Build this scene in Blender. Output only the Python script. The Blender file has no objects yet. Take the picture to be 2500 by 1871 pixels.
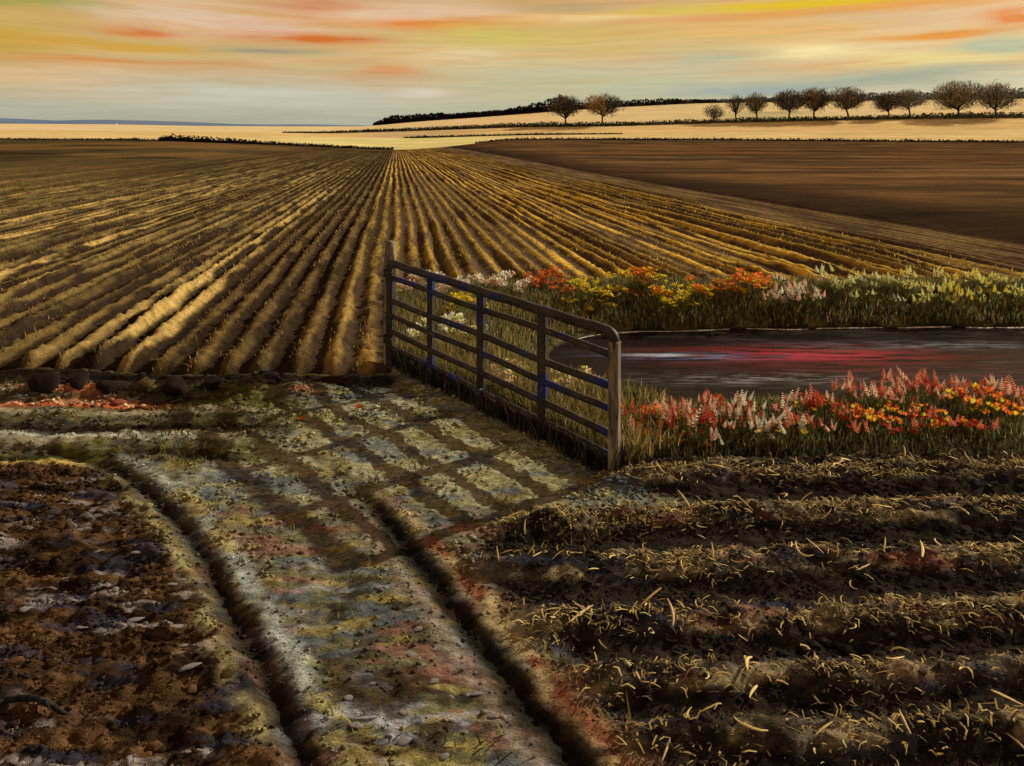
import bpy, math, random
import numpy as np
from mathutils import Vector, Matrix

rng = np.random.default_rng(7)
random.seed(7)
C = bpy.context.scene.collection

# ------------------------------------------------------------------ camera, sky, sun, exposure
HC = 2.75                      # eye height
FP = 1700.0                    # focal length, in 2500ths of the picture width
HY = 345.0                     # eye-level line in the picture (of 1871)
cam_d = bpy.data.cameras.new('camera')
cam = bpy.data.objects.new('camera', cam_d); C.objects.link(cam)
cam.location = (0, 0, HC); cam.rotation_euler = (math.radians(90), 0, 0)
cam_d.sensor_width = 36; cam_d.lens = 36 * FP / 2500
cam_d.shift_y = -(935.5 - HY) / 2500
cam_d.clip_start = 0.1; cam_d.clip_end = 20000
bpy.context.scene.camera = cam

SUN_AZ = math.radians(56)      # from straight ahead towards the right
SUN_EL = math.radians(27)
sun_d = bpy.data.lights.new('sun', 'SUN'); sun_d.energy = 5.0; sun_d.angle = math.radians(0.55)
sun_d.color = (1.0, 0.86, 0.64)
sun = bpy.data.objects.new('sun', sun_d); C.objects.link(sun)
sd = Vector((math.sin(SUN_AZ) * math.cos(SUN_EL), math.cos(SUN_AZ) * math.cos(SUN_EL), math.sin(SUN_EL)))
sun.rotation_euler = sd.to_track_quat('Z', 'Y').to_euler(); sun.location = sd * 50

vs = bpy.context.scene.view_settings
bpy.context.scene.display_settings.display_device = 'sRGB'
vs.view_transform = 'Standard'; vs.look = 'None'; vs.exposure = 0.0; vs.gamma = 1.0; vs.use_curve_mapping = False
cy = bpy.context.scene.cycles
cy.max_bounces = 3; cy.diffuse_bounces = 1; cy.glossy_bounces = 2; cy.transparent_max_bounces = 4
cy.transmission_bounces = 2; cy.use_denoising = True; cy.caustics_reflective = False; cy.caustics_refractive = False

def lin1(c):
    c = c / 255.0
    return c / 12.92 if c <= 0.04045 else ((c + 0.055) / 1.055) ** 2.4
def lin(c): return (lin1(c[0]), lin1(c[1]), lin1(c[2]))
LUM = np.array([0.92, 0.79, 0.58])   # what this light makes of a white surface lying flat
def alb(r, g, b):
    return np.clip(np.array(lin((r, g, b))) / LUM, 0.004, 0.8)

class NT:
    """small helper around a node tree"""
    def __init__(s, nt): s.t = nt; s.n = nt.nodes; s.l = nt.links
    def node(s, typ, **kw):
        n = s.n.new(typ)
        for k, v in kw.items(): setattr(n, k, v)
        return n
    def put(s, sock, v):
        if hasattr(v, 'is_output') or isinstance(v, bpy.types.NodeSocket): s.l.new(v, sock)
        elif isinstance(v, (tuple, list, np.ndarray)):
            v = tuple(float(x) for x in v)
            n = len(sock.default_value)
            sock.default_value = (v + (1.0,))[:n] if len(v) < n else v[:n]
        else: sock.default_value = v
    def math(s, op, a, b=0.0, c=None):
        n = s.node('ShaderNodeMath', operation=op); s.put(n.inputs[0], a)
        if op not in ('EXPONENT', 'ARCSINE', 'ABSOLUTE', 'SINE', 'SQRT'): s.put(n.inputs[1], b)
        if c is not None: s.put(n.inputs[2], c)
        return n.outputs[0]
    def vmath(s, op, a, b=None):
        n = s.node('ShaderNodeVectorMath', operation=op); s.put(n.inputs[0], a)
        if b is not None: s.put(n.inputs[1], b)
        return n.outputs['Value'] if op in ('DOT_PRODUCT', 'LENGTH') else n.outputs['Vector']
    def comb(s, x, y, z=0.0):
        n = s.node('ShaderNodeCombineXYZ'); s.put(n.inputs[0], x); s.put(n.inputs[1], y); s.put(n.inputs[2], z)
        return n.outputs[0]
    def noise(s, vec, scale=1.0, detail=3.0, rough=0.55):
        n = s.node('ShaderNodeTexNoise'); s.put(n.inputs['Vector'], vec)
        n.inputs['Scale'].default_value = scale; n.inputs['Detail'].default_value = detail; n.inputs['Roughness'].default_value = rough
        return n.outputs['Fac']
    def rng(s, v, a, b, c=0.0, d=1.0):
        n = s.node('ShaderNodeMapRange'); s.put(n.inputs[0], v)
        n.inputs[1].default_value = a; n.inputs[2].default_value = b; n.inputs[3].default_value = c; n.inputs[4].default_value = d
        return n.outputs[0]
    def mix(s, f, a, b, mode='MIX'):
        n = s.node('ShaderNodeMix', data_type='RGBA', blend_type=mode)
        s.put(n.inputs[0], f); s.put(n.inputs[6], a); s.put(n.inputs[7], b)
        return n.outputs[2]
    def ramp(s, f, stops):
        n = s.node('ShaderNodeValToRGB'); s.put(n.inputs[0], f); e = n.color_ramp.elements
        while len(e) < len(stops): e.new(0.5)
        for k, (p, c) in enumerate(stops):
            e[k].position = p; e[k].color = (float(c[0]), float(c[1]), float(c[2]), 1)
        return n.outputs[0]

def build_world():
    w = bpy.data.worlds.new('World'); bpy.context.scene.world = w; w.use_nodes = True
    t = NT(w.node_tree); t.n.clear()
    out = t.node('ShaderNodeOutputWorld'); bg = t.node('ShaderNodeBackground'); t.l.new(bg.outputs[0], out.inputs[0])
    sky = t.node('ShaderNodeTexSky', sky_type='NISHITA', sun_disc=False)
    sky.sun_elevation = SUN_EL; sky.sun_rotation = SUN_AZ; sky.dust_density = 3.0; sky.air_density = 1.0
    tc = t.node('ShaderNodeTexCoord'); sep = t.node('ShaderNodeSeparateXYZ'); t.l.new(tc.outputs['Generated'], sep.inputs[0])
    az = t.math('ARCTAN2', sep.outputs[0], sep.outputs[1]); el = t.math('ARCSINE', sep.outputs[2])
    # slow wander of the cloud bands
    wv = t.comb(t.math('MULTIPLY', az, 3.0), t.math('MULTIPLY', el, 22.0), 3.7)
    wob = t.math('SUBTRACT', t.noise(wv, 1.0, 1.5), 0.5)
    tilt = t.math('MULTIPLY', az, -0.006)
    e2 = t.math('ADD', t.math('ADD', el, t.math('MULTIPLY', wob, 0.022)), tilt)
    a2 = t.math('ADD', az, t.math('MULTIPLY', t.math('SUBTRACT', t.noise(wv, 2.2, 1.0), 0.5), 0.10))
    vec = t.comb(a2, e2, 0.0)
    # brush-fine streaks along the bands
    fine = t.noise(t.comb(t.math('MULTIPLY', az, 7.0), t.math('MULTIPLY', e2, 210.0), 1.3), 1.0, 2.0, 0.6)
    mid = t.noise(t.comb(t.math('MULTIPLY', az, 7.0), t.math('MULTIPLY', e2, 62.0), 8.3), 1.0, 3.0, 0.65)
    def E(y): return math.atan((HY - y) / FP)
    hi = 1.2
    f = t.rng(e2, 0.0, hi)
    base = t.ramp(f, [(0.0, lin((188, 184, 160))), (E(290) / hi, lin((186, 186, 164))), (E(235) / hi, lin((196, 190, 156))),
                      (E(170) / hi, lin((212, 188, 130))), (E(95) / hi, lin((220, 182, 100))), (E(0) / hi, lin((216, 166, 88))),
                      (0.27, lin((156, 126, 86))), (0.48, lin((80, 78, 76))), (1.0, lin((44, 53, 68)))])
    col = t.mix(0.80, t.vmath('SCALE', sky.outputs[0]), base)
    col.node.inputs[6].links[0].from_node.inputs['Scale'].default_value = 0.07
    # cloud bands that go on over the whole sky, in the same palette
    band = t.noise(t.comb(t.math('MULTIPLY', a2, 1.6), t.math('MULTIPLY', e2, 26.0), 21.0), 1.0, 2.0, 0.55)
    band2 = t.noise(t.comb(t.math('MULTIPLY', a2, 1.9), t.math('MULTIPLY', e2, 30.0), 47.0), 1.0, 2.0, 0.55)
    up = t.rng(e2, 0.05, 0.11)
    col = t.mix(t.math('MULTIPLY', t.rng(band, 0.46, 0.66, 0, 0.8), up), col, lin((218, 142, 66)))
    col = t.mix(t.math('MULTIPLY', t.rng(band2, 0.50, 0.68, 0, 0.75), up), col, lin((216, 186, 152)))
    S = [(60, 2, 190, 16, (150, 150, 66), .9), (30, 100, 110, 42, (182, 156, 62), .8), (250, 96, 300, 22, (204, 160, 72), .7),
         (430, 44, 190, 20, (217, 192, 160), .95), (350, 67, 110, 7, (206, 112, 42), .95), (640, 72, 200, 17, (221, 182, 152), .9),
         (740, 92, 150, 9, (205, 112, 50), .95), (780, 14, 140, 13, (202, 124, 70), .9), (1010, 38, 260, 14, (223, 190, 155), .9),
         (1090, 58, 190, 9, (220, 136, 68), .95), (1200, 90, 140, 20, (205, 186, 100), .8), (200, 178, 280, 26, (212, 176, 128), .7),
         (300, 150, 330, 7, (206, 140, 75), .6), (940, 176, 100, 13, (211, 148, 92), .9), (1150, 142, 170, 15, (223, 202, 150), .9),
         (1060, 226, 66, 6, (226, 208, 190), .9), (640, 222, 350, 24, (194, 191, 170), .8), (650, 118, 120, 7, (150, 146, 118), .55),
         (2020, 10, 470, 9, (222, 186, 50), .95), (2080, 30, 330, 7, (229, 160, 72), .9), (2270, 52, 200, 17, (229, 192, 154), .95),
         (2490, 52, 70, 14, (226, 138, 76), .95), (2300, 90, 180, 6, (226, 150, 68), .9), (1600, 55, 110, 10, (221, 148, 112), .9),
         (1420, 50, 170, 6, (236, 200, 140), .8), (1950, 130, 130, 12, (243, 220, 158), .95), (2260, 152, 180, 14, (233, 212, 142), .9),
         (1500, 100, 260, 26, (206, 182, 104), .7), (1740, 142, 110, 12, (186, 184, 148), .7), (1550, 205, 420, 26, (190, 188, 152), .8),
         (2470, 108, 90, 16, (188, 190, 156), .9), (2180, 200, 330, 16, (172, 174, 148), .8), (1900, 78, 300, 18, (223, 180, 112), .8),
         (1380, 22, 120, 8, (186, 162, 112), .8), (1800, 222, 300, 10, (160, 170, 160), .6), (1640, 30, 110, 10, (216, 188, 96), .8)]
    mm = t.rng(mid, 0.30, 0.62, 0.25, 1.25)
    for (x, y, hw, hh, c, s) in S:
        ca = math.atan((x - 1250) / FP); ce = math.atan((HY - y) / FP * math.cos(ca)); k = math.cos(ca)
        ia, ie = FP / (hw * k * 2.1), FP / (hh * k * 3.1)
        n = t.node('ShaderNodeVectorMath', operation='MULTIPLY_ADD')
        t.put(n.inputs[0], vec); t.put(n.inputs[1], (ia, ie, 0)); t.put(n.inputs[2], (-ca * ia, -ce * ie, 0))
        g = t.node('ShaderNodeTexGradient', gradient_type='QUADRATIC_SPHERE'); t.l.new(n.outputs[0], g.inputs[0])
        q = t.math('MULTIPLY', g.outputs['Fac'], mm)
        col = t.mix(t.math('MULTIPLY', q, s * 2.0), col, lin(c))
    col = t.mix(t.rng(fine, 0.35, 0.72, 0.0, 0.42), col, t.vmath('MULTIPLY', col, (1.28, 1.26, 1.30)))
    col = t.mix(t.rng(mid, 0.5, 0.25, 0.0, 0.35), col, t.vmath('MULTIPLY', col, (0.88, 0.84, 0.72)))
    t.l.new(col, bg.inputs[0]); bg.inputs[1].default_value = 1.0
build_world()
bpy.context.scene.world.cycles.sampling_method = 'MANUAL'; bpy.context.scene.world.cycles.sample_map_resolution = 256

# ------------------------------------------------------------------ helpers
def hash2(ix, iy, seed):
    h = (ix.astype(np.int64) * 374761393 + iy.astype(np.int64) * 668265263 + seed * 1442695041) & 0x7fffffff
    h = ((h ^ (h >> 13)) * 1274126177) & 0x7fffffff
    h = h ^ (h >> 16)
    return (h & 0xffffff) / float(0xffffff)
def vnoise(x, y, seed=0):
    x = np.asarray(x, float); y = np.asarray(y, float)
    ix = np.floor(x); iy = np.floor(y); fx = x - ix; fy = y - iy
    fx = fx * fx * (3 - 2 * fx); fy = fy * fy * (3 - 2 * fy)
    a = hash2(ix, iy, seed); b = hash2(ix + 1, iy, seed); c = hash2(ix, iy + 1, seed); d = hash2(ix + 1, iy + 1, seed)
    return (a * (1 - fx) + b * fx) * (1 - fy) + (c * (1 - fx) + d * fx) * fy
def fbm(x, y, seed=0, oct=4):
    s = 0; a = 0.5; t = 0
    for o in range(oct):
        s = s + a * vnoise(x * 2 ** o + 17.3 * o, y * 2 ** o - 9.1 * o, seed + o); t += a; a *= 0.5
    return s / t
def worley(x, y, seed=0):
    """distance to the nearest of jittered points: clod shapes"""
    ix = np.floor(x); iy = np.floor(y); best = np.full(np.shape(x), 9.0); idv = np.zeros(np.shape(x))
    for dx in (-1, 0, 1):
        for dy in (-1, 0, 1):
            cx = ix + dx; cy_ = iy + dy; px = cx + hash2(cx, cy_, seed); py = cy_ + hash2(cx, cy_, seed + 9)
            d = np.hypot(x - px, y - py); m = d < best; best = np.where(m, d, best); idv = np.where(m, hash2(cx, cy_, seed + 17), idv)
    return best, idv
def cloddy(X, Y, sc, seed):
    """broken, angular relief between 0 and about 1"""
    wx = X * sc + 1.1 * (fbm(X * sc * .9, Y * sc * .9, seed + 3, 3) - .5); wy = Y * sc * 1.5 + 1.1 * (fbm(X * sc * .9 + 40, Y * sc * .9, seed + 4, 3) - .5)
    d, i = worley(wx, wy, seed); return np.clip(1 - d * 1.15, 0, 1) ** .7 * (.15 + .85 * i * i)
def sst(a, b, x):
    t = np.clip((np.asarray(x, float) - a) / (b - a), 0, 1); return t * t * (3 - 2 * t)
def lerp(a, b, t): return a + (b - a) * t

def raw_mesh(name, verts, faces, cols=None, smooth=True, uv=None):
    me = bpy.data.meshes.new(name)
    verts = np.asarray(verts, np.float32); faces = np.asarray(faces, np.int32)
    n, k = faces.shape
    me.vertices.add(len(verts)); me.vertices.foreach_set('co', verts.ravel())
    me.loops.add(n * k); me.loops.foreach_set('vertex_index', faces.ravel())
    me.polygons.add(n); me.polygons.foreach_set('loop_start', np.arange(0, n * k, k, dtype=np.int32))
    if smooth: me.polygons.foreach_set('use_smooth', np.ones(n, bool))
    if cols is not None:
        at = me.color_attributes.new('Col', 'FLOAT_COLOR', 'POINT')
        c4 = np.ones((len(verts), 4), np.float32); c4[:, :3] = cols
        at.data.foreach_set('color', c4.ravel())
    me.update(calc_edges=True); me.validate()
    return me
def link(name, me, mat=None, parent=None, loc=None, rot=None, scale=None):
    o = bpy.data.objects.new(name, me); C.objects.link(o)
    if mat is not None and len(me.materials) == 0: me.materials.append(mat)
    if parent: o.parent = parent
    if loc is not None: o.location = loc
    if rot is not None: o.rotation_euler = rot
    if scale is not None: o.scale = scale if hasattr(scale, '__len__') else (scale,) * 3
    return o
def empty(name, loc=(0, 0, 0), rot=(0, 0, 0)):
    o = bpy.data.objects.new(name, None); C.objects.link(o); o.location = loc; o.rotation_euler = rot; return o
def tag(o, label=None, cat=None, group=None, kind=None):
    if label: o['label'] = label
    if cat: o['category'] = cat
    if group: o['group'] = group
    if kind: o['kind'] = kind
    return o

class MB:
    """collects faces for one mesh"""
    def __init__(s): s.v = []; s.f = []; s.c = []
    def add(s, v, f, c=None):
        b = len(s.v); s.v += [tuple(p) for p in v]; s.f += [tuple(i + b for i in q) for q in f]
        s.c += [c if c is not None else (1, 1, 1)] * len(v)
    def tube(s, pts, rad, n=8, c=None, cap=True):
        pts = [Vector(p) for p in pts]; m = len(pts)
        rad = rad if hasattr(rad, '__len__') else [rad] * m
        vs_ = []; up = Vector((0, 0, 1)); prev = None
        for i, p in enumerate(pts):
            d = (pts[min(i + 1, m - 1)] - pts[max(i - 1, 0)]).normalized()
            if prev is None:
                a = d.cross(up) if abs(d.z) < 0.95 else d.cross(Vector((1, 0, 0)))
            else:
                a = prev - d * prev.dot(d)
            a.normalize(); prev = a; b = d.cross(a)
            for k in range(n):
                t = 2 * math.pi * k / n
                vs_.append(p + (a * math.cos(t) + b * math.sin(t)) * rad[i])
        fs = [(i * n + k, i * n + (k + 1) % n, (i + 1) * n + (k + 1) % n, (i + 1) * n + k) for i in range(m - 1) for k in range(n)]
        if cap: fs += [tuple(range(n))[::-1], tuple(range((m - 1) * n, m * n))]
        s.add(vs_, fs, c)
    def box(s, cx, cy_, cz, sx, sy, sz, rz=0.0, bev=0.0, c=None):
        bev = min(bev, sx * .4, sy * .4)
        if bev > 0:
            prof = [(-sx/2 + bev, -sy/2), (sx/2 - bev, -sy/2), (sx/2, -sy/2 + bev), (sx/2, sy/2 - bev), (sx/2 - bev, sy/2), (-sx/2 + bev, sy/2), (-sx/2, sy/2 - bev), (-sx/2, -sy/2 + bev)]
        else: prof = [(-sx/2, -sy/2), (sx/2, -sy/2), (sx/2, sy/2), (-sx/2, sy/2)]
        n = len(prof); cr, sr = math.cos(rz), math.sin(rz); vs_ = []
        levels = [(-sz/2, 1.0), (sz/2 - bev, 1.0), (sz/2, 1 - 2 * bev / max(sx, sy))] if bev > 0 else [(-sz/2, 1.0), (sz/2, 1.0)]
        for z, k in levels:
            for x, y in prof: vs_.append((cx + (x * cr - y * sr) * k, cy_ + (x * sr + y * cr) * k, cz + z))
        m = len(levels)
        fs = [(i * n + k, i * n + (k + 1) % n, (i + 1) * n + (k + 1) % n, (i + 1) * n + k) for i in range(m - 1) for k in range(n)]
        fs += [tuple(range(n))[::-1], tuple(range((m - 1) * n, m * n))]
        s.add(vs_, fs, c)
    def mesh(s, name, smooth=False, cols=False):
        me = bpy.data.meshes.new(name); me.from_pydata(s.v, [], s.f)
        if smooth: me.polygons.foreach_set('use_smooth', np.ones(len(me.polygons), bool))
        if cols:
            at = me.color_attributes.new('Col', 'FLOAT_COLOR', 'POINT')
            c4 = np.ones((len(s.v), 4), np.float32); c4[:, :3] = np.array(s.c); at.data.foreach_set('color', c4.ravel())
        me.update(); return me

# ------------------------------------------------------------------ materials
def mat_base(name, rough=0.9, spec=0.2):
    m = bpy.data.materials.new(name); m.use_nodes = True; t = NT(m.node_tree)
    p = t.n['Principled BSDF']; p.inputs['Roughness'].default_value = rough; p.inputs['Specular IOR Level'].default_value = spec
    tc = t.node('ShaderNodeTexCoord'); return m, t, p, tc
def bump(t, p, h, strength=0.5, dist=0.02):
    b = t.node('ShaderNodeBump'); b.inputs['Strength'].default_value = strength; b.inputs['Distance'].default_value = dist
    t.put(b.inputs['Height'], h); t.l.new(b.outputs[0], p.inputs['Normal'])
def mat_soil(name, s1=9.0, s2=60.0, var=0.55, bs=0.6, bd=0.02, stretch=(1, 1, 1), rough=1.0, spec=0.0):
    """vertex colour of the ground, painted reflections included, broken up by crumb-scale noise"""
    m, t, p, tc = mat_base(name, rough, spec)
    at = t.node('ShaderNodeVertexColor', layer_name='Col')
    v = t.vmath('MULTIPLY', tc.outputs['Object'], stretch)
    n1 = t.noise(v, s1, 4.0, 0.6); n2 = t.noise(v, s2, 3.0, 0.6)
    k = t.math('MULTIPLY', t.rng(n1, 0.3, 0.7, 1 - var, 1 + var), t.rng(n2, 0.3, 0.7, 1 - var * .7, 1 + var * .7))
    n3 = t.noise(tc.outputs['Object'], s2 * 2.7, 2.0, 0.6); k = t.math('MULTIPLY', k, t.rng(n3, .3, .7, 1 - var * .6, 1 + var * .6))
    t.l.new(t.vmath('MULTIPLY', at.outputs[0], t.comb(k, k, k)), p.inputs['Base Color'])
    bump(t, p, t.math('ADD', t.math('ADD', n1, t.math('MULTIPLY', n2, 0.45)), t.math('MULTIPLY', n3, 0.22)), bs, bd)
    return m
def mat_col(name, c, c2=None, scale=6.0, rough=0.85, spec=0.2, bs=0.0, bd=0.01, lo=0.4, hi=0.6, coord='Object', stretch=(1, 1, 1)):
    m, t, p, tc = mat_base(name, rough, spec)
    if c2 is None: c2 = np.array(c) * 0.65
    v = t.vmath('MULTIPLY', tc.outputs[coord], stretch)
    n = t.noise(v, scale, 4.0, 0.6)
    t.l.new(t.mix(t.rng(n, lo, hi), c, c2), p.inputs['Base Color'])
    if bs: bump(t, p, n, bs, bd)
    return m
def mat_leaf(name, vcol=True, c=(0.1, 0.1, 0.05), trans=0.35):
    m = bpy.data.materials.new(name); m.use_nodes = True; t = NT(m.node_tree); t.n.clear()
    out = t.node('ShaderNodeOutputMaterial'); d = t.node('ShaderNodeBsdfDiffuse'); tr = t.node('ShaderNodeBsdfTranslucent'); mx = t.node('ShaderNodeMixShader')
    mx.inputs[0].default_value = trans
    if vcol: col = t.node('ShaderNodeVertexColor', layer_name='Col').outputs[0]
    else:
        tc = t.node('ShaderNodeTexCoord'); n = t.noise(tc.outputs['Object'], 30.0, 2.0)
        col = t.mix(t.rng(n, 0.35, 0.65), c, np.array(c) * 0.6)
    t.l.new(col, d.inputs[0]); t.l.new(col, tr.inputs[0]); t.l.new(d.outputs[0], mx.inputs[1]); t.l.new(tr.outputs[0], mx.inputs[2]); t.l.new(mx.outputs[0], out.inputs[0])
    return m

M_SOIL = mat_soil('ground_soil', 16.0, 85.0, 0.50, 0.9, 0.018, (0.6, 1.25, 1))
M_ROWS = mat_soil('row_soil', 5.0, 30.0, 0.40, 0.7, 0.03)
M_FAR = mat_soil('field_soil', 0.12, 0.7, 0.17, 0.0, 0.02, (0.35, 1.0, 1))
M_BROWN = mat_soil('brown_field_soil', 0.5, 3.0, 0.26, 0.5, 0.12, (0.35, 1.0, 1))
M_LEAF = mat_leaf('leaf')
M_CLOD = mat_soil('clod_soil', 14.0, 70.0, 0.4, 0.8, 0.01)

# ------------------------------------------------------------------ the lie of the land
ZA, ZB, ZC, ZD = 235.0, 300.0, 345.0, 560.0
PA = ([-3000, -600, 0, 390, 700, 960, 1060, 1140, 1250, 1800, 2500, 3200, 6000], [338, 339, 341, 344, 356, 367, 362, 353, 341, 344, 349, 350, 352])
PB = ([-3000, 0, 390, 700, 1000, 1250, 1800, 2500, 6000], [325, 326, 331, 333, 338, 331, 324, 316, 312])
PC = ([-3000, 0, 500, 800, 1000, 1250, 1500, 1800, 2100, 2500, 6000], [317, 318, 322, 326, 320, 311, 308, 300, 293, 288, 282])
PD = ([-3000, 0, 283, 500, 900, 960, 1060, 1180, 1350, 1500, 1700, 2100, 2500, 6000], [300, 302, 304, 308, 309, 302, 294, 286, 272, 262, 252, 246, 240, 232])
def zlay(P, px, D): return HC + (HY - np.interp(px, P[0], P[1])) / FP * D
def smoothP(P):
    xs = np.arange(P[0][0], P[0][-1] + 1, 20.0); ys = np.interp(xs, P[0], P[1])
    k = np.ones(5) / 5; yy = np.convolve(np.pad(ys, 2, 'edge'), k, 'valid'); return (xs, yy)
PA, PB, PC, PD = map(smoothP, (PA, PB, PC, PD))
def px_of(X, Y): return 1250 + FP * X / np.maximum(Y, 1.0)
def far_h(X, Y):
    """height of the open country; Y is distance ahead"""
    X = np.asarray(X, float); Y = np.asarray(Y, float)
    px = np.clip(px_of(X, Y), -3000, 6000)
    za, zb, zc, zd = zlay(PA, px, ZA), zlay(PB, px, ZB), zlay(PC, px, ZC), zlay(PD, px, ZD)
    t0 = np.clip((Y - 30) / (ZA - 30), 0, 1)
    h = za * t0 * t0
    h = np.where(Y > ZA, lerp(za, zb, np.clip((Y - ZA) / (ZB - ZA), 0, 1)), h)
    h = np.where(Y > ZB, lerp(zb, zc, np.clip((Y - ZB) / (ZC - ZB), 0, 1)), h)
    h = np.where(Y > ZC, lerp(zc, zd, np.clip((Y - ZC) / (ZD - ZC), 0, 1)), h)
    h = np.where(Y > ZD, zd - (Y - ZD) * 0.03, h)
    return h

def P(px, py, z=0.0):
    """plan position of a point of the photo, if it lies at height z"""
    Y = FP * (HC - z) / (py - HY); return ((px - 1250) / FP * Y, Y)

WZ = -0.45                                    # water level
def pond_d(X, Y):
    ax, ay, bx, by = 2.25, 10.0, 16.0, 10.55
    t = np.clip(((X - ax) * (bx - ax) + (Y - ay) * (by - ay)) / ((bx - ax) ** 2 + (by - ay) ** 2), 0, 1)
    d = np.hypot(X - (ax + t * (bx - ax)), Y - (ay + t * (by - ay))) - 1.75
    return d + 0.22 * (fbm(X * 1.1, Y * 1.1, 5, 3) - 0.5)

RUT1 = [P(*q) for q in [(800, 1990), (752, 1871), (690, 1740), (600, 1560), (520, 1395), (440, 1270), (362, 1195), (285, 1145), (150, 1105), (0, 1088), (-300, 1080)]]
RUT2 = [P(*q) for q in [(1510, 1990), (1420, 1871), (1285, 1700), (1125, 1500), (1003, 1345), (895, 1220), (760, 1110), (640, 1066), (520, 1050), (300, 1046), (0, 1036), (-300, 1034)]]
def dense(path):
    p = np.array(path); out = []
    for i in range(len(p) - 1):
        p0 = p[max(i - 1, 0)]; p1 = p[i]; p2 = p[i + 1]; p3 = p[min(i + 2, len(p) - 1)]
        for k in range(8):
            t = k / 8
            out.append(0.5 * ((2 * p1) + (-p0 + p2) * t + (2 * p0 - 5 * p1 + 4 * p2 - p3) * t * t + (-p0 + 3 * p1 - 3 * p2 + p3) * t ** 3))
    out.append(p[-1]); return np.array(out)
RUT1 = dense(RUT1); RUT2 = dense(RUT2)
def path_d(path, X, Y):
    """signed distance: + on the right of the path as it leaves the viewer"""
    best = np.full(X.shape, 1e9); sg = np.zeros(X.shape)
    for i in range(len(path) - 1):
        ax, ay = path[i]; bx, by = path[i + 1]; dx, dy = bx - ax, by - ay; L = dx * dx + dy * dy + 1e-12
        t = np.clip(((X - ax) * dx + (Y - ay) * dy) / L, 0, 1)
        d = np.hypot(X - ax - t * dx, Y - ay - t * dy)
        c = (X - ax) * dy - (Y - ay) * dx
        m = d < best; best = np.where(m, d, best); sg = np.where(m, np.sign(c), sg)
    return best * sg

RY = np.array([5.62, 5.02, 4.44, 3.93, 3.50, 3.14, 2.80, 2.46, 2.1])     # crests of the ridges of the dark soil on the right
GN = (0.844, 5.74); GF = (-1.49, 8.58)        # the gate's near and far foot
def field_front(X): return 8.25 + 0.05 * np.sin(X * 2.1) + 0.12 * (vnoise(X * 1.7, X * 0, 3) - .5) - 0.03 * X
def rowmask(X, Y):
    u = X + 0.1665 * Y
    return ((u < -0.05) & (Y > field_front(X))) | (Y > 13.0)

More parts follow.
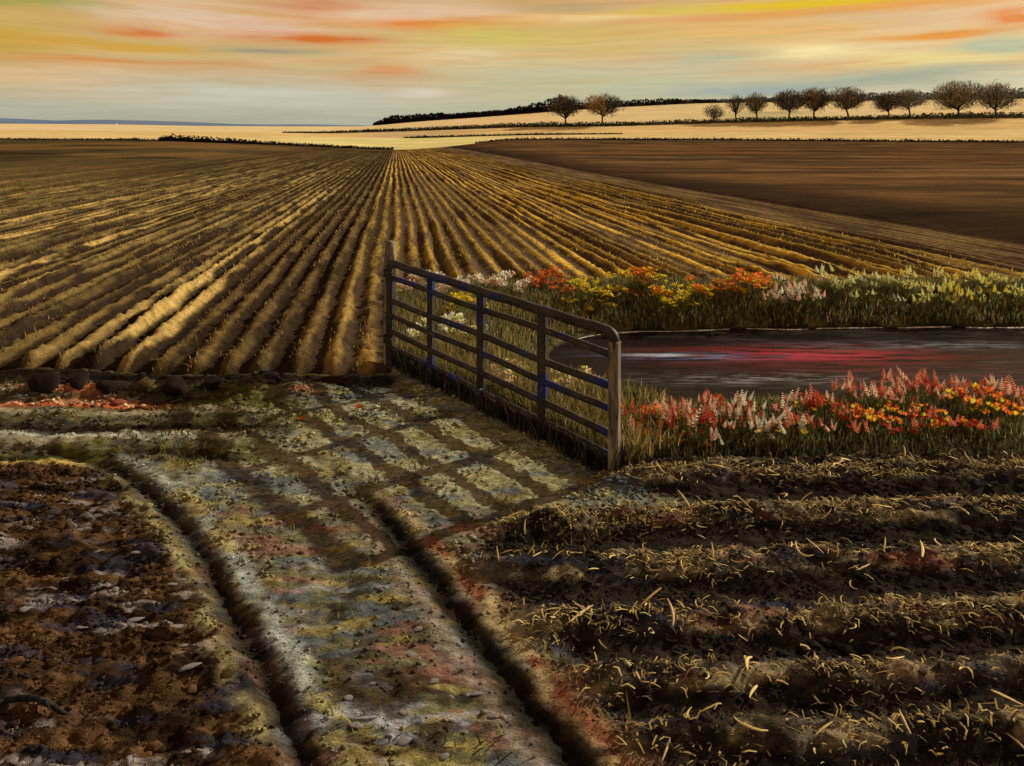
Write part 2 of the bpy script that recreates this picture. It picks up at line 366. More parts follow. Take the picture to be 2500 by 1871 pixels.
def near(X, Y, want='h'):
    """height and colour of the near ground"""
    X = np.asarray(X, float); Y = np.asarray(Y, float)
    d1 = path_d(RUT1, X, Y); d2 = path_d(RUT2, X, Y); a1 = np.abs(d1); a2 = np.abs(d2)
    jig = 0.055 * (fbm(X * 5, Y * 5, 62, 3) - .5); d1 = d1 + jig; d2 = d2 + jig; a1 = np.abs(d1); a2 = np.abs(d2)
    pdist = pond_d(X, Y)
    wob = 0.10 * (fbm(X * 0.9, Y * 1.3, 61, 3) - .5)
    ys = Y - 0.035 * X + wob
    # regions
    left = sst(0.02, 0.14, -d1) * sst(5.95, 5.75, Y + 0.02 * X)
    right = sst(0.16, 0.40, d2) * sst(5.98, 5.80, ys + 0.0 * X) * sst(0.0, 0.25, X - (0.55 + (Y - 5.6) * 1.05) + 0.0)
    right = np.maximum(right, sst(0.16, 0.40, d2) * sst(4.75, 4.6, Y))
    bankn = sst(0.95, 1.15, X + (Y - 5.74) * 0.82 - .1) * sst(2.6, 1.9, pdist)          # grassy bank round the pond
    # heights
    h = 0.035 * (fbm(X * 1.3, Y * 1.3, 11, 4) - 0.5) * 2 + 0.020 * (fbm(X * 8, Y * 9, 13, 4) - 0.5) * 2 + 0.010 * (fbm(X * 25, Y * 30, 14, 3) - 0.5) * 2
    h += left * (0.040 * (fbm(X * 2.2, Y * 5.5, 21, 4) - .5) * 2 + 0.018 * np.abs(fbm(X * 7, Y * 11, 22, 3) - .5) * 2)
    lcl = cloddy(X, Y, 8.0, 401); lc2 = cloddy(X, Y, 19.0, 402); h += left * (0.050 * lcl + 0.026 * lc2)
    kmid = np.interp(ys, RY[::-1], np.arange(len(RY))[::-1].astype(float))
    ridge = 0.5 + 0.5 * np.cos(2 * np.pi * kmid)
    ridge = np.clip(ridge + 0.28 * (fbm(X * 2, Y * 6, 31, 4) - .5), 0, 1.15)
    h += right * (0.075 * ridge - 0.015 + 0.04 * (fbm(X * 6, Y * 9, 32, 4) - .5) * ridge * 2)
    rcl = cloddy(X, Y, 7.0, 411); rc2 = cloddy(X, Y, 17.0, 412); h += right * ((0.030 * rcl + 0.022 * rc2) * (.30 + .70 * ridge))
    tcl = cloddy(X, Y, 15.0, 421); h += (1 - left) * (1 - right) * 0.014 * tcl
    rutw = 0.055 + 0.012 * (fbm(X * 4, Y * 4, 41, 2) - .5)
    fade2 = lerp(.28, 1.0, sst(5.75, 5.05, Y)) * sst(8.0, 6.8, Y)
    r1 = np.exp(-(a1 / (rutw * 1.05)) ** 2); r2 = np.exp(-(a2 / (rutw * 1.15)) ** 2)
    h += -0.040 * r1 + 0.003 * np.exp(-((a1 - 0.17) / 0.07) ** 2)
    h += (-0.045 * r2 + 0.003 * np.exp(-((a2 - 0.19) / 0.075) ** 2)) * fade2
    # dark furrow where the ploughed rows stop
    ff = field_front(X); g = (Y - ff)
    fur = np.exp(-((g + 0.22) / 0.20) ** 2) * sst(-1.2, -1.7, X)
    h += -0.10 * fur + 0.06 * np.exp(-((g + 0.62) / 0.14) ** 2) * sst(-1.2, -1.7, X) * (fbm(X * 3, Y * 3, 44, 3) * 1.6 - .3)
    # wavy furrows at the left, between the track and the rows
    lm = sst(-1.9, -2.6, X) * sst(5.85, 6.05, Y) * sst(8.0, 7.7, Y)
    wv = Y + 0.07 * np.sin(X * 2.6) + 0.10 * (fbm(X * 0.8, Y * 1.5, 51, 3) - .5)
    wave = np.cos(2 * np.pi * (wv - 6.72) / 0.62)
    h += -0.026 * lm * wave + lm * 0.035 * (cloddy(X, Y, 9.0, 441) - .3)
    # pond basin
    pd = np.interp(pdist, [-1.2, -0.3, 0.0, 0.35, 0.9, 1.4], [-0.95, -0.62, WZ, -0.26, -0.03, 0.0])
    h = h * sst(0.0, 0.9, pdist) + pd
    h += 0.12 * bankn * sst(0.6, 1.6, pdist) * (fbm(X * 1.5, Y * 1.5, 55, 3) - 0.35)
    rm = rowmask(X, Y); h = h - 0.16 * rm
    if want == 'h': return h
    # ---------------- colours of the ground, with puddle reflections painted in
    N = lambda sx, sy, sd, o=4: fbm(X * sx, Y * sy, sd, o)
    def dab(col, sx, sy, sd, lo, hi, amt, mask, c):
        m = (sst(lo, hi, N(sx, sy, sd, 3)) * amt * mask)[..., None]; return col * (1 - m) + c * m
    one = np.ones_like(X)
    col = np.broadcast_to(alb(106, 97, 69), X.shape + (3,)).copy()
    col = lerp(col, np.broadcast_to(alb(72, 62, 43), col.shape), (sst(4.75, 4.2, Y) * .9)[..., None])
    # track and verge: olive, grey, blue-grey, pink, straw
    col = dab(col, 2.4, 5.0, 101, .48, .58, .85, np.clip(1 - .75 * sst(4.1, 4.5, Y) * sst(-2.9, -2.5, X), 0, 1), alb(50, 44, 29))
    col = dab(col, 4.2, 10, 102, .54, .60, .75, one, alb(108, 101, 64))
    col = dab(col, 3.6, 11, 103, .56, .62, .75, one, alb(86, 88, 82))
    col = dab(col, 3.0, 9.0, 104, .57, .63, .7, sst(6.2, 4.8, Y), alb(126, 88, 66))
    col = dab(col, 4.0, 14.0, 105, .60, .65, .8, sst(5.2, 3.4, Y), alb(146, 140, 130))
    col = dab(col, 4.5, 12, 106, .61, .66, .75, one, alb(132, 116, 58))
    col = dab(col, 3.0, 9.5, 107, .50, .58, .85, sst(4.1, 3.4, Y), alb(50, 36, 23))
    # left ploughed soil
    lc = np.broadcast_to(alb(64, 45, 26), X.shape + (3,)).copy()
    lc = dab(lc, 2.3, 8.5, 111, .45, .55, .85, one, alb(36, 25, 14))
    lc = dab(lc, 3.0, 12, 112, .54, .62, .75, one, alb(92, 66, 38))
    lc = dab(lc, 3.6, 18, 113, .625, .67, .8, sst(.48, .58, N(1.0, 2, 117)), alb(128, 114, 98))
    lc = dab(lc, 3.0, 14, 114, .60, .66, .6, one, alb(46, 46, 54))
    lc = dab(lc, 1.0, 3.0, 115, .50, .62, .7, sst(3.35, 3.05, Y), alb(120, 90, 42))
    col = lerp(col, lc, left[..., None])
    # dark ridged soil at the right
    rc = np.broadcast_to(alb(44, 36, 25), X.shape + (3,)).copy()
    crest = sst(0.35, 0.80, ridge)
    rc = lerp(rc, np.broadcast_to(alb(92, 80, 60), rc.shape), (crest * sst(.40, .58, N(2.5, 5, 121)))[..., None])
    rc = dab(rc, 4.5, 13.0, 122, .56, .63, .8, crest, alb(140, 122, 82))
    rc = dab(rc, 2.6, 10.0, 123, .60, .65, .65, crest * sst(.5, .62, N(.6, .9, 125)), alb(116, 68, 50))
    rc = dab(rc, 3.0, 12.0, 124, .62, .68, .55, sst(.2, .5, ridge), alb(44, 46, 56))
    rc = dab(rc, 5.0, 14.0, 126, .52, .60, .8, one, alb(34, 27, 19))
    col = lerp(col, rc, right[..., None])
    # rut mud and rims
    r1m = np.exp(-(a1 / 0.075) ** 2); r2m = np.exp(-(a2 / 0.085) ** 2) * fade2
    n1 = N(3, 3, 131)
    rimR1 = np.exp(-((d1 - 0.15) / 0.06) ** 2); rimL1 = np.exp(-((d1 + 0.15) / 0.05) ** 2)
    rimR2 = np.exp(-((d2 - 0.17) / 0.06) ** 2) * fade2; rimL2 = np.exp(-((d2 + 0.16) / 0.05) ** 2) * fade2
    def paint(m, c):
        nonlocal col
        m = np.clip(m, 0, 1)[..., None]; col = col * (1 - m) + c * m
    vg = sst(5.0, 5.5, Y) * sst(-2.9, -2.4, X) * sst(.15, .3, d2 * 0 + 1) * sst(0.2, -0.1, (X - GN[0]) * .774 + (Y - GN[1]) * .635)
    paint(vg * sst(.40, .48, N(2.6, 6.0, 137)) * .85, alb(148, 139, 100)); paint(vg * sst(.56, .62, N(2.2, 6.0, 138)) * .7, alb(90, 95, 90)); paint(vg * sst(.58, .63, N(3.2, 7.0, 139)) * .7, alb(142, 130, 78))
    paint(rimR1 * sst(.36, .55, n1) * sst(3.0, 3.7, Y), alb(150, 150, 128)); paint(rimL1 * sst(.45, .6, N(2, 2, 132)), alb(134, 119, 74))
    paint(rimR1 * sst(.55, .66, N(2.5, 2.5, 135)), alb(152, 136, 80))
    paint(rimR2 * sst(.35, .55, N(2.2, 2.2, 133)) * sst(6.0, 5.2, Y), alb(158, 134, 86)); paint(rimR2 * sst(.55, .64, N(3, 3, 136)) * sst(6.0, 5.2, Y), alb(118, 72, 46))
    paint(rimL2 * sst(.45, .6, N(2.2, 2.2, 134)), alb(128, 112, 88))
    paint(r1m * .95, alb(34, 28, 19)); paint(np.exp(-(a2 / 0.095) ** 4) * fade2 * .97, alb(30, 24, 17))
    # left strips between track and rows
    paint(lm * .55, alb(70, 58, 32))
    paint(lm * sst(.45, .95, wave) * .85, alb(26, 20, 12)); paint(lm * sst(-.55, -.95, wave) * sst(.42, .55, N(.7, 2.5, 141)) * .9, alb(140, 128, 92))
    paint(lm * sst(-.2, -.8, wave) * sst(.55, .62, N(.6, 2.0, 142)) * sst(6.6, 7.1, Y), alb(178, 104, 62))
    paint(lm * sst(.56, .64, N(1.0, 2.6, 143)) * .6, alb(96, 90, 34))
    red = np.exp(-((Y - 7.28 + 0.05 * np.sin(X * 3)) / 0.10) ** 2) * sst(-3.35, -3.75, X)  # warm streak: a puddle's sky reflection painted into the soil colour
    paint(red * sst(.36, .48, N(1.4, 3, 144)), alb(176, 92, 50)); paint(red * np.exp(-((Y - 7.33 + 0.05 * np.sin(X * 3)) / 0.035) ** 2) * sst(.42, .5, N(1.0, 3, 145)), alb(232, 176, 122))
    pale = np.exp(-((Y - 6.50 - 0.05 * np.sin(X * 2.3)) / 0.075) ** 2) * sst(-2.6, -3.4, X); paint(pale * .9, alb(160, 152, 122))  # whitish streak: sky reflected in a puddle, painted into the soil colour
    yel = np.exp(-((Y - 5.93) / 0.05) ** 2) * sst(-3.1, -3.5, X); paint(yel * sst(.4, .5, N(1.2, 3, 146)), alb(176, 146, 74))
    # dark belt along the end of the rows
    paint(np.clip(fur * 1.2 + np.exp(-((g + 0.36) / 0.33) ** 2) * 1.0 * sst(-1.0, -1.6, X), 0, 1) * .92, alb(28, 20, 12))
    # banks
    bc = np.broadcast_to(alb(52, 46, 28), X.shape + (3,)).copy()
    bc = dab(bc, 2.5, 2.5, 151, .50, .6, .8, one, alb(86, 80, 40)); bc = dab(bc, 3.5, 3.5, 152, .56, .64, .7, one, alb(110, 96, 58))
    paintm = np.clip(np.maximum(bankn, sst(1.3, 0.6, pdist)), 0, 1); col = lerp(col, bc, paintm[..., None])
    paint(sst(0.10, -0.02, pdist), alb(34, 30, 26))
    fr = bankn * sst(6.6, 6.0, Y); paint(fr * .85, alb(44, 37, 24))
    return h, col

def grid_obj(name, xs, ys, fn, mat, keep=None):
    X, Y = np.meshgrid(xs, ys); h, col = fn(X, Y); nx, ny = len(xs), len(ys)
    v = np.stack([X, Y, h], -1).reshape(-1, 3)
    i = np.arange(nx * ny).reshape(ny, nx)
    f = np.stack([i[:-1, :-1], i[:-1, 1:], i[1:, 1:], i[1:, :-1]], -1).reshape(-1, 4)
    if keep is not None:
        k = keep(X, Y).reshape(-1); f = f[k[f].any(1)]
        used = np.unique(f); re = np.full(nx * ny, -1); re[used] = np.arange(len(used)); v = v[used]; f = re[f]; col = col.reshape(-1, 3)[used]
    return tag(link(name, raw_mesh(name, v, f, col.reshape(-1, 3)), mat), kind='structure')

xs = np.concatenate([np.linspace(-12, -5.5, 90)[:-1], np.linspace(-5.5, -3, 75)[:-1], np.linspace(-3, 3.2, 290)[:-1], np.linspace(3.2, 6, 90)[:-1], np.linspace(6, 14, 110)])
ys = np.concatenate([np.linspace(0.6, 2.6, 40)[:-1], np.linspace(2.6, 6.2, 250)[:-1], np.linspace(6.2, 9, 130)[:-1], np.linspace(9, 13.6, 110)])
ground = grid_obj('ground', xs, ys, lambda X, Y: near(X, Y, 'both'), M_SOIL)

# ---- the ploughed field of long rows
RS = 0.42
def rows_fn(U, V):
    X = U - 0.1665 * V; Y = V
    base = far_h(X, Y)
    uw = U + 0.10 * (fbm(U * 0.7, V * 0.12, 71, 3) - .5) * 2
    ph = uw / RS; rid = np.floor(ph + .5)
    amp = sst(-62, -48, U) * lerp(.4, 1., sst(14.5, 12.0, U)) * lerp(1.0, 0.75, sst(20, 90, V))
    pr = (0.5 + 0.5 * np.cos(2 * np.pi * ph)) ** 1.2
    rnd = hash2(rid, rid * 0, 77)
    lump = fbm(U * 5, V * 2.6, 72, 3) - .5; lump = lump + .9 * (cloddy(U, V, 5.5, 431) - .3) * sst(30, 14, V)
    h = base + amp * (0.092 * (0.35 + 1.1 * rnd) * (.55 + .9 * sst(.3, .65, fbm(U * .5, V * .16, 76, 3))) * pr + 0.075 * lump * np.minimum(1, 11 / V) ** 1.6 * (0.4 + pr)) - 0.03
    ff = field_front(X)
    edge = np.where(U < -0.05, sst(-0.05, 0.35, V - ff), sst(12.9, 13.5, V))
    h = h * 1.0 - (1 - edge) * 0.20
    # colours
    def c3(c): return np.broadcast_to(c, U.shape + (3,))
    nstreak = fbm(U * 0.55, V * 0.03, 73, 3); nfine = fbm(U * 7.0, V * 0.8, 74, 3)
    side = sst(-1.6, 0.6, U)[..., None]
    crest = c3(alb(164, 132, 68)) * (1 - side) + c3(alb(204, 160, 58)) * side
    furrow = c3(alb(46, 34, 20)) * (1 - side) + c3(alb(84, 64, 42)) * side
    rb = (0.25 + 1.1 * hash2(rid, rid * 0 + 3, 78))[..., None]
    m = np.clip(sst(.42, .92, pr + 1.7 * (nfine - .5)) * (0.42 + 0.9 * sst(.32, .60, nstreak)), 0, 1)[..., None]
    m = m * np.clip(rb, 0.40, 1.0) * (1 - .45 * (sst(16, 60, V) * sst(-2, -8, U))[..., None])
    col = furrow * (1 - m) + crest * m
    # beyond the ridges the same field, seen flat, at the left
    flat = lerp(alb(74, 58, 32), alb(104, 76, 40), sst(.38, .62, fbm(U * 0.06, V * 0.035, 75, 4))[..., None])
    flat = lerp(flat, np.broadcast_to(alb(52, 40, 22), flat.shape), sst(.55, .66, fbm(U * 0.05, V * 0.05, 79, 3))[..., None])
    k = np.clip(np.maximum(sst(-40, -60, U), .7 * sst(-12, -34, U)) + 0.55 * sst(60, 170, V) * sst(2, -6, U), 0, 1)[..., None]
    col = col * (1 - k) + flat * k
    dk = (sst(-45, -4, U) * sst(1.5, -3, U) * sst(45, 110, V) * 0.55)[..., None]; col = col * (1 - dk) + alb(46, 34, 20) * dk
    # lilac-brown headland strip at the right edge of the rows, and the shadow line of its step painted dark
    hl = .85 * sst(11.5, 14.2, U + 0.6 * (fbm(V * .12, U * 0, 80, 2) - .5))[..., None]
    col = col * (1 - hl) + lerp(alb(78, 60, 40), alb(112, 88, 56), sst(.4, .6, fbm(U * 1.6, V * .25, 81, 4))[..., None]) * hl
    st = sst(15.9, 17.3, U + 0.5 * (fbm(V * .10, U * 0, 82, 2) - .5))[..., None]; col = col * (1 - st) + alb(52, 38, 24) * st
    h = h - 0.04 * st[..., 0]
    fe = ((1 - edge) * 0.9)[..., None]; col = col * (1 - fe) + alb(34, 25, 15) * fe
    return X, Y, h, col, edge
us = np.concatenate([np.linspace(-190, -62, 60)[:-1], np.arange(-62, -20, 0.13), np.arange(-20, 17.6, 0.052)])
vv = [7.7]
while vv[-1] < ZA: vv.append(vv[-1] + max(0.045, vv[-1] ** 1.55 * 0.0021))
vv[-1] = ZA
vs_arr = np.array(vv)
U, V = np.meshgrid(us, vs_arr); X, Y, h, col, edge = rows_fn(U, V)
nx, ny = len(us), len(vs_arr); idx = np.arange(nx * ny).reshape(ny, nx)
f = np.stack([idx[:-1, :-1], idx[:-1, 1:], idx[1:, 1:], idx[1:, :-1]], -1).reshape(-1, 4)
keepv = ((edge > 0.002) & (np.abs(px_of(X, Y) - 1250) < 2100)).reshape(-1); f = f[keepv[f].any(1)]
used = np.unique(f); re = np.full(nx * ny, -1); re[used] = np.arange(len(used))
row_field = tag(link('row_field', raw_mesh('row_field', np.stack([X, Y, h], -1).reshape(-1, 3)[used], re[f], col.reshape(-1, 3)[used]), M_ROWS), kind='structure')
def row_h(x, y):
    u = np.array([[x + 0.1665 * y]]); return float(rows_fn(u, np.array([[float(y)]]))[2][0, 0])

# ---- the bare brown field at the right
def brown_fn(U, V):
    X = U - 0.1665 * V; Y = V
    h = far_h(X, Y) - 0.05 + 0.10 * (fbm(X * .8, Y * 1.6, 85, 4) - .5) * np.minimum(1, 60 / V) + sst(17.0, 18.6, U) * 0.06
    n = fbm(X * 0.05, Y * 0.12, 86, 5); n2 = fbm(X * 0.09, Y * .4, 87, 5)
    col = lerp(alb(74, 53, 31), alb(100, 71, 40), sst(.35, .65, n)[..., None])
    col = lerp(col, np.broadcast_to(alb(136, 102, 58), col.shape), (sst(.60, .70, n2) * .5)[..., None])
    col = lerp(col, np.broadcast_to(alb(54, 40, 26), col.shape), (sst(.54, .66, fbm(X * .06, Y * .22, 88, 4)) * .7)[..., None])
    col = lerp(col, np.broadcast_to(alb(112, 66, 34), col.shape), (sst(.55, .66, fbm(X * .03, Y * .09, 89, 3)) * .5 * sst(60, 130, Y))[..., None])
    dk = (sst(27.0, 18.5, U + 4 * (fbm(V * .06, U * .2, 90, 3) - .5)) * .85)[..., None]; col = col * (1 - dk) + alb(44, 33, 21) * dk
    return X, Y, h, col
us2 = np.concatenate([np.arange(17.3, 30, .25), np.geomspace(30, 420, 110)]); vs2 = np.geomspace(11, ZA, 190)
U, V = np.meshgrid(us2, vs2); X, Y, h, col = brown_fn(U, V)
i_ = np.arange(U.size).reshape(U.shape); f = np.stack([i_[:-1, :-1], i_[:-1, 1:], i_[1:, 1:], i_[1:, :-1]], -1).reshape(-1, 4)
kv = (np.abs(px_of(X, Y) - 1250) < 2300).reshape(-1); f = f[kv[f].any(1)]
tag(link('brown_field', raw_mesh('brown_field', np.stack([X, Y, h], -1).reshape(-1, 3), f, col.reshape(-1, 3)), M_BROWN), kind='structure')

# ---- pale fields rising behind, to the skyline
def strip_obj(name, y0, y1, ny, colfn, skew=1.0):
    pxs = np.linspace(-1700, 4200, 300); yy = np.linspace(y0, y1, ny)
    PX, Y = np.meshgrid(pxs, yy); X = (PX - 1250) / FP * Y; h = far_h(X, Y); col = colfn(X, Y, PX)
    i = np.arange(PX.size).reshape(PX.shape); f = np.stack([i[:-1, :-1], i[:-1, 1:], i[1:, 1:], i[1:, :-1]], -1).reshape(-1, 4)
    return tag(link(name, raw_mesh(name, np.stack([X, Y, h], -1).reshape(-1, 3), f, col.reshape(-1, 3)), M_FAR), kind='structure')
def bc_(c, X): return np.broadcast_to(c, X.shape + (3,))
def colB(X, Y, PX):
    n = fbm(X * .02, Y * .06, 91, 3)[..., None]; c = lerp(alb(198, 166, 98), alb(216, 184, 118), n)
    k = (sst(600, 760, PX) * sst(1300, 1150, PX))[..., None]; return lerp(c, bc_(alb(212, 194, 116), X), k * .8)
def colC(X, Y, PX):
    n = fbm(X * .015, Y * .05, 92, 3)[..., None]; c = lerp(alb(200, 164, 100), alb(218, 180, 108), n)
    return lerp(c, bc_(alb(176, 146, 102), X), (sst(800, 950, PX) * sst(1250, 1050, PX) * .6)[..., None])
def colD(X, Y, PX):
    n = fbm(X * .010, Y * .02, 93, 4)[..., None]; c = lerp(alb(206, 180, 120), alb(220, 188, 124), n)
    g = (sst(.45, .6, fbm(X * .008, Y * .012, 94, 3)) * sst(1650, 1950, PX) * .8)[..., None]; c = lerp(c, bc_(alb(150, 148, 96), X), g)
    k = (np.exp(-((PX - 1230) / 130) ** 2) * sst(ZC, ZC + 60, Y) * .5)[..., None]; return lerp(c, bc_(alb(226, 176, 114), X), k)
strip_obj('pale_stubble_field', ZA, ZB, 14, colB)
strip_obj('pale_middle_field', ZB, ZC, 12, colC)
strip_obj('pale_hillside', ZC, ZD + 60, 40, colD)

# ---- hills on the far left skyline, the blue of the haze painted into their colour
hm = mat_col('haze_blue_hills', alb(98, 112, 130), alb(110, 118, 126), 0.002, 1.0, 0.0)
def hills():
    pxs = np.linspace(-1800, 1100, 150); D0, D1, D2 = 3200.0, 4200.0, 5200.0
    top = np.interp(pxs, [-1800, -900, 0, 120, 283, 420, 520, 640, 800, 950, 1100], [270, 280, 288, 294, 293, 296, 301, 304, 305, 308, 316]) + 2.0 * (fbm(pxs * .02, pxs * 0, 96, 3) - .5)
    v = []; n = len(pxs)
    for D, k in ((D0, 0), (D1, 1), (D2, 0)):
        z = HC + (HY - top) / FP * D if k else np.full(n, -20.0)
        v.append(np.stack([(pxs - 1250) / FP * D, np.full(n, D), z], -1))
    v = np.concatenate(v); i = np.arange(3 * n).reshape(3, n)
    f = np.stack([i[:-1, :-1], i[:-1, 1:], i[1:, 1:], i[1:, :-1]], -1).reshape(-1, 4)
    tag(link('hills', raw_mesh('hills', v, f), hm), kind='structure')
hills()
# ---- one sheet under everything, out to the horizon
me = bpy.data.meshes.new('terrain'); R = 9000
me.from_pydata([(-R, -60, -2.2), (R, -60, -2.2), (R, 620, -6), (-R, 620, -6), (R, R, -22), (-R, R, -22)], [], [(0, 1, 2, 3), (3, 2, 4, 5)])
tag(link('terrain', me, mat_col('terrain_grass', alb(120, 108, 64), alb(96, 86, 50), 0.05, 1.0, 0.0)), kind='structure')
def ground_skirt():
    mb = MB(); mb.add([(-40, -30, -.25), (40, -30, -.25), (40, 14, -1.3), (-40, 14, -1.3)], [(0, 1, 2, 3)])
    tag(link('outer_soil', mb.mesh('outer_soil'), mat_col('outer_soil', alb(62, 48, 30), alb(44, 34, 22), 1.2, 1.0, .1)), kind='structure')
ground_skirt()

def gh(x, y):
    """height of whatever ground is at x, y"""
    if bool(rowmask(np.array(x), np.array(y))) and y > 7.9: return row_h(x, y)
    return float(near(np.array([x]), np.array([y]))[0])
def gh_many(x, y): return near(np.asarray(x), np.asarray(y))

# ------------------------------------------------------------------ water
def water():
    m, t, p, tc = mat_base('ditch_water', 0.10, 0.04)
    v = t.vmath('MULTIPLY', tc.outputs['Object'], (0.6, 2.4, 1))
    n = t.noise(v, 3.0, 3.0); s = t.noise(t.vmath('MULTIPLY', tc.outputs['Object'], (0.35, 2.2, 1)), 1.6, 4.0, .6)
    c = t.mix(t.rng(s, .5, .68), (0.012, 0.010, 0.009), (0.040, 0.031, 0.026))
    # reflection of the red flowers painted into the water colour, plus thin pale streaks
    def patch(cx, cy_, wx, wy, lo, hi, colr, c, sc):
        d = t.vmath('MULTIPLY', t.vmath('SUBTRACT', tc.outputs['Object'], (cx, cy_, WZ)), (1 / wx, 1 / wy, 0))
        g = t.math('EXPONENT', t.math('MULTIPLY', t.vmath('DOT_PRODUCT', d, d), -1.0))
        n_ = t.noise(t.vmath('MULTIPLY', tc.outputs['Object'], (.9, 9.0, 1)), sc, 4.0, .65)
        return t.mix(t.math('MULTIPLY', g, t.rng(n_, lo, hi)), c, colr)
    c = patch(4.4, 10.40, 1.7, .40, .42, .54, alb(160, 48, 52), c, 1.3); c = patch(5.2, 9.7, 1.8, .35, .50, .6, alb(96, 40, 40), c, 1.6)
    c = patch(2.6, 10.35, 1.1, .16, .46, .54, alb(96, 108, 132), c, 1.7)
    c = patch(2.2, 10.42, .5, .06, .42, .5, alb(180, 178, 168), c, 2.1)
    c = patch(6.6, 10.9, 2.0, .22, .47, .56, alb(104, 104, 98), c, 1.9)
    c = patch(3.4, 9.35, 1.6, .22, .50, .58, alb(120, 112, 102), c, 2.4)
    t.l.new(c, p.inputs['Base Color'])
    t.put(p.inputs['Roughness'], t.rng(s, .42, .62, .14, .42)); p.inputs['IOR'].default_value = 1.33
    bump(t, p, n, 0.5, 0.03)
    pts = []
    for k in range(96):
        a = 2 * math.pi * k / 96
        pts.append((9.2 + 9.4 * math.cos(a), 10.28 + 2.7 * math.sin(a) * (1.0), WZ))
    # a sheet that meets the basin's own sides
    xs_ = np.linspace(0.1, 15.5, 70); ys_ = np.linspace(7.6, 13.0, 40); X, Y = np.meshgrid(xs_, ys_)
    d = pond_d(X, Y); i = np.arange(X.size).reshape(X.shape)
    f = np.stack([i[:-1, :-1], i[:-1, 1:], i[1:, 1:], i[1:, :-1]], -1).reshape(-1, 4); f = f[(d.reshape(-1)[f] < 0.25).all(1)]
    v_ = np.stack([X, Y, np.full(X.shape, WZ)], -1).reshape(-1, 3)
    used = np.unique(f); re = np.full(len(v_), -1); re[used] = np.arange(len(used))
    tag(link('water', raw_mesh('water', v_[used], re[f]), m), kind='structure')
water()
def waterline_glint():
    """added pale strip painted as the glint along the far waterline"""
    m = mat_col('glint_strip', (.62, .60, .52), (.30, .28, .22), 9.0, .8, .3)
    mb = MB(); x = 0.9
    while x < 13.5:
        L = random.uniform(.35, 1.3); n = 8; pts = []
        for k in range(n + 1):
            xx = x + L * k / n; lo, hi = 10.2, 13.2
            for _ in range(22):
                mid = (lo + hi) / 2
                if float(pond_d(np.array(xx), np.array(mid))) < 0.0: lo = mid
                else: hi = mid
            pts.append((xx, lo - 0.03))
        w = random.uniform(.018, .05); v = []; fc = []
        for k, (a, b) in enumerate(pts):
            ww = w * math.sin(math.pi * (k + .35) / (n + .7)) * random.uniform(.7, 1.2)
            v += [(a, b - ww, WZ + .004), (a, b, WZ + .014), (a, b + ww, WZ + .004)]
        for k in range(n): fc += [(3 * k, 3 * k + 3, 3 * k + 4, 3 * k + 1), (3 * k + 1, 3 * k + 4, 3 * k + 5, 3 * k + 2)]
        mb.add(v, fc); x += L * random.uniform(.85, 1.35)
    o = link('glint_strip', mb.mesh('glint_strip', True), m); tag(o, 'thin pale strip painted as the glint along the far edge of the ditch water', 'glint_strip', kind='stuff')
waterline_glint()

# ------------------------------------------------------------------ the gate
def mat_gate():
    m, t, p, tc = mat_base('gate_paint', 0.62, 0.35)
    v = tc.outputs['Object']
    n = t.noise(t.vmath('MULTIPLY', v, (1, 1, .7)), 5.0, 5.0, .65); n2 = t.noise(v, 2.3, 3.0); n3 = t.noise(v, 40.0, 3.0)
    c = t.mix(t.rng(n, .42, .60), alb(30, 23, 17), alb(58, 48, 36))
    c = t.mix(t.rng(n2, .56, .63), c, alb(18, 34, 84))
    c = t.mix(t.rng(n3, .62, .72, 0, .6), c, alb(150, 134, 104))
    c = t.mix(t.rng(n3, .42, .30, 0, .6), c, alb(66, 34, 18))
    t.l.new(c, p.inputs['Base Color']); bump(t, p, t.math('ADD', n3, n), .35, .006)
    return m
M_GATE = mat_gate()
def mat_wood(name, c, c2):
    m, t, p, tc = mat_base(name, 0.85, 0.15)
    n = t.noise(t.vmath('MULTIPLY', tc.outputs['Object'], (14, 14, 1.6)), 2.0, 5.0, .65)
    t.l.new(t.mix(t.rng(n, .35, .65), c, c2), p.inputs['Base Color']); bump(t, p, n, .6, .012); return m
M_WOOD = mat_wood('weathered_wood', alb(156, 136, 104), alb(54, 42, 29))
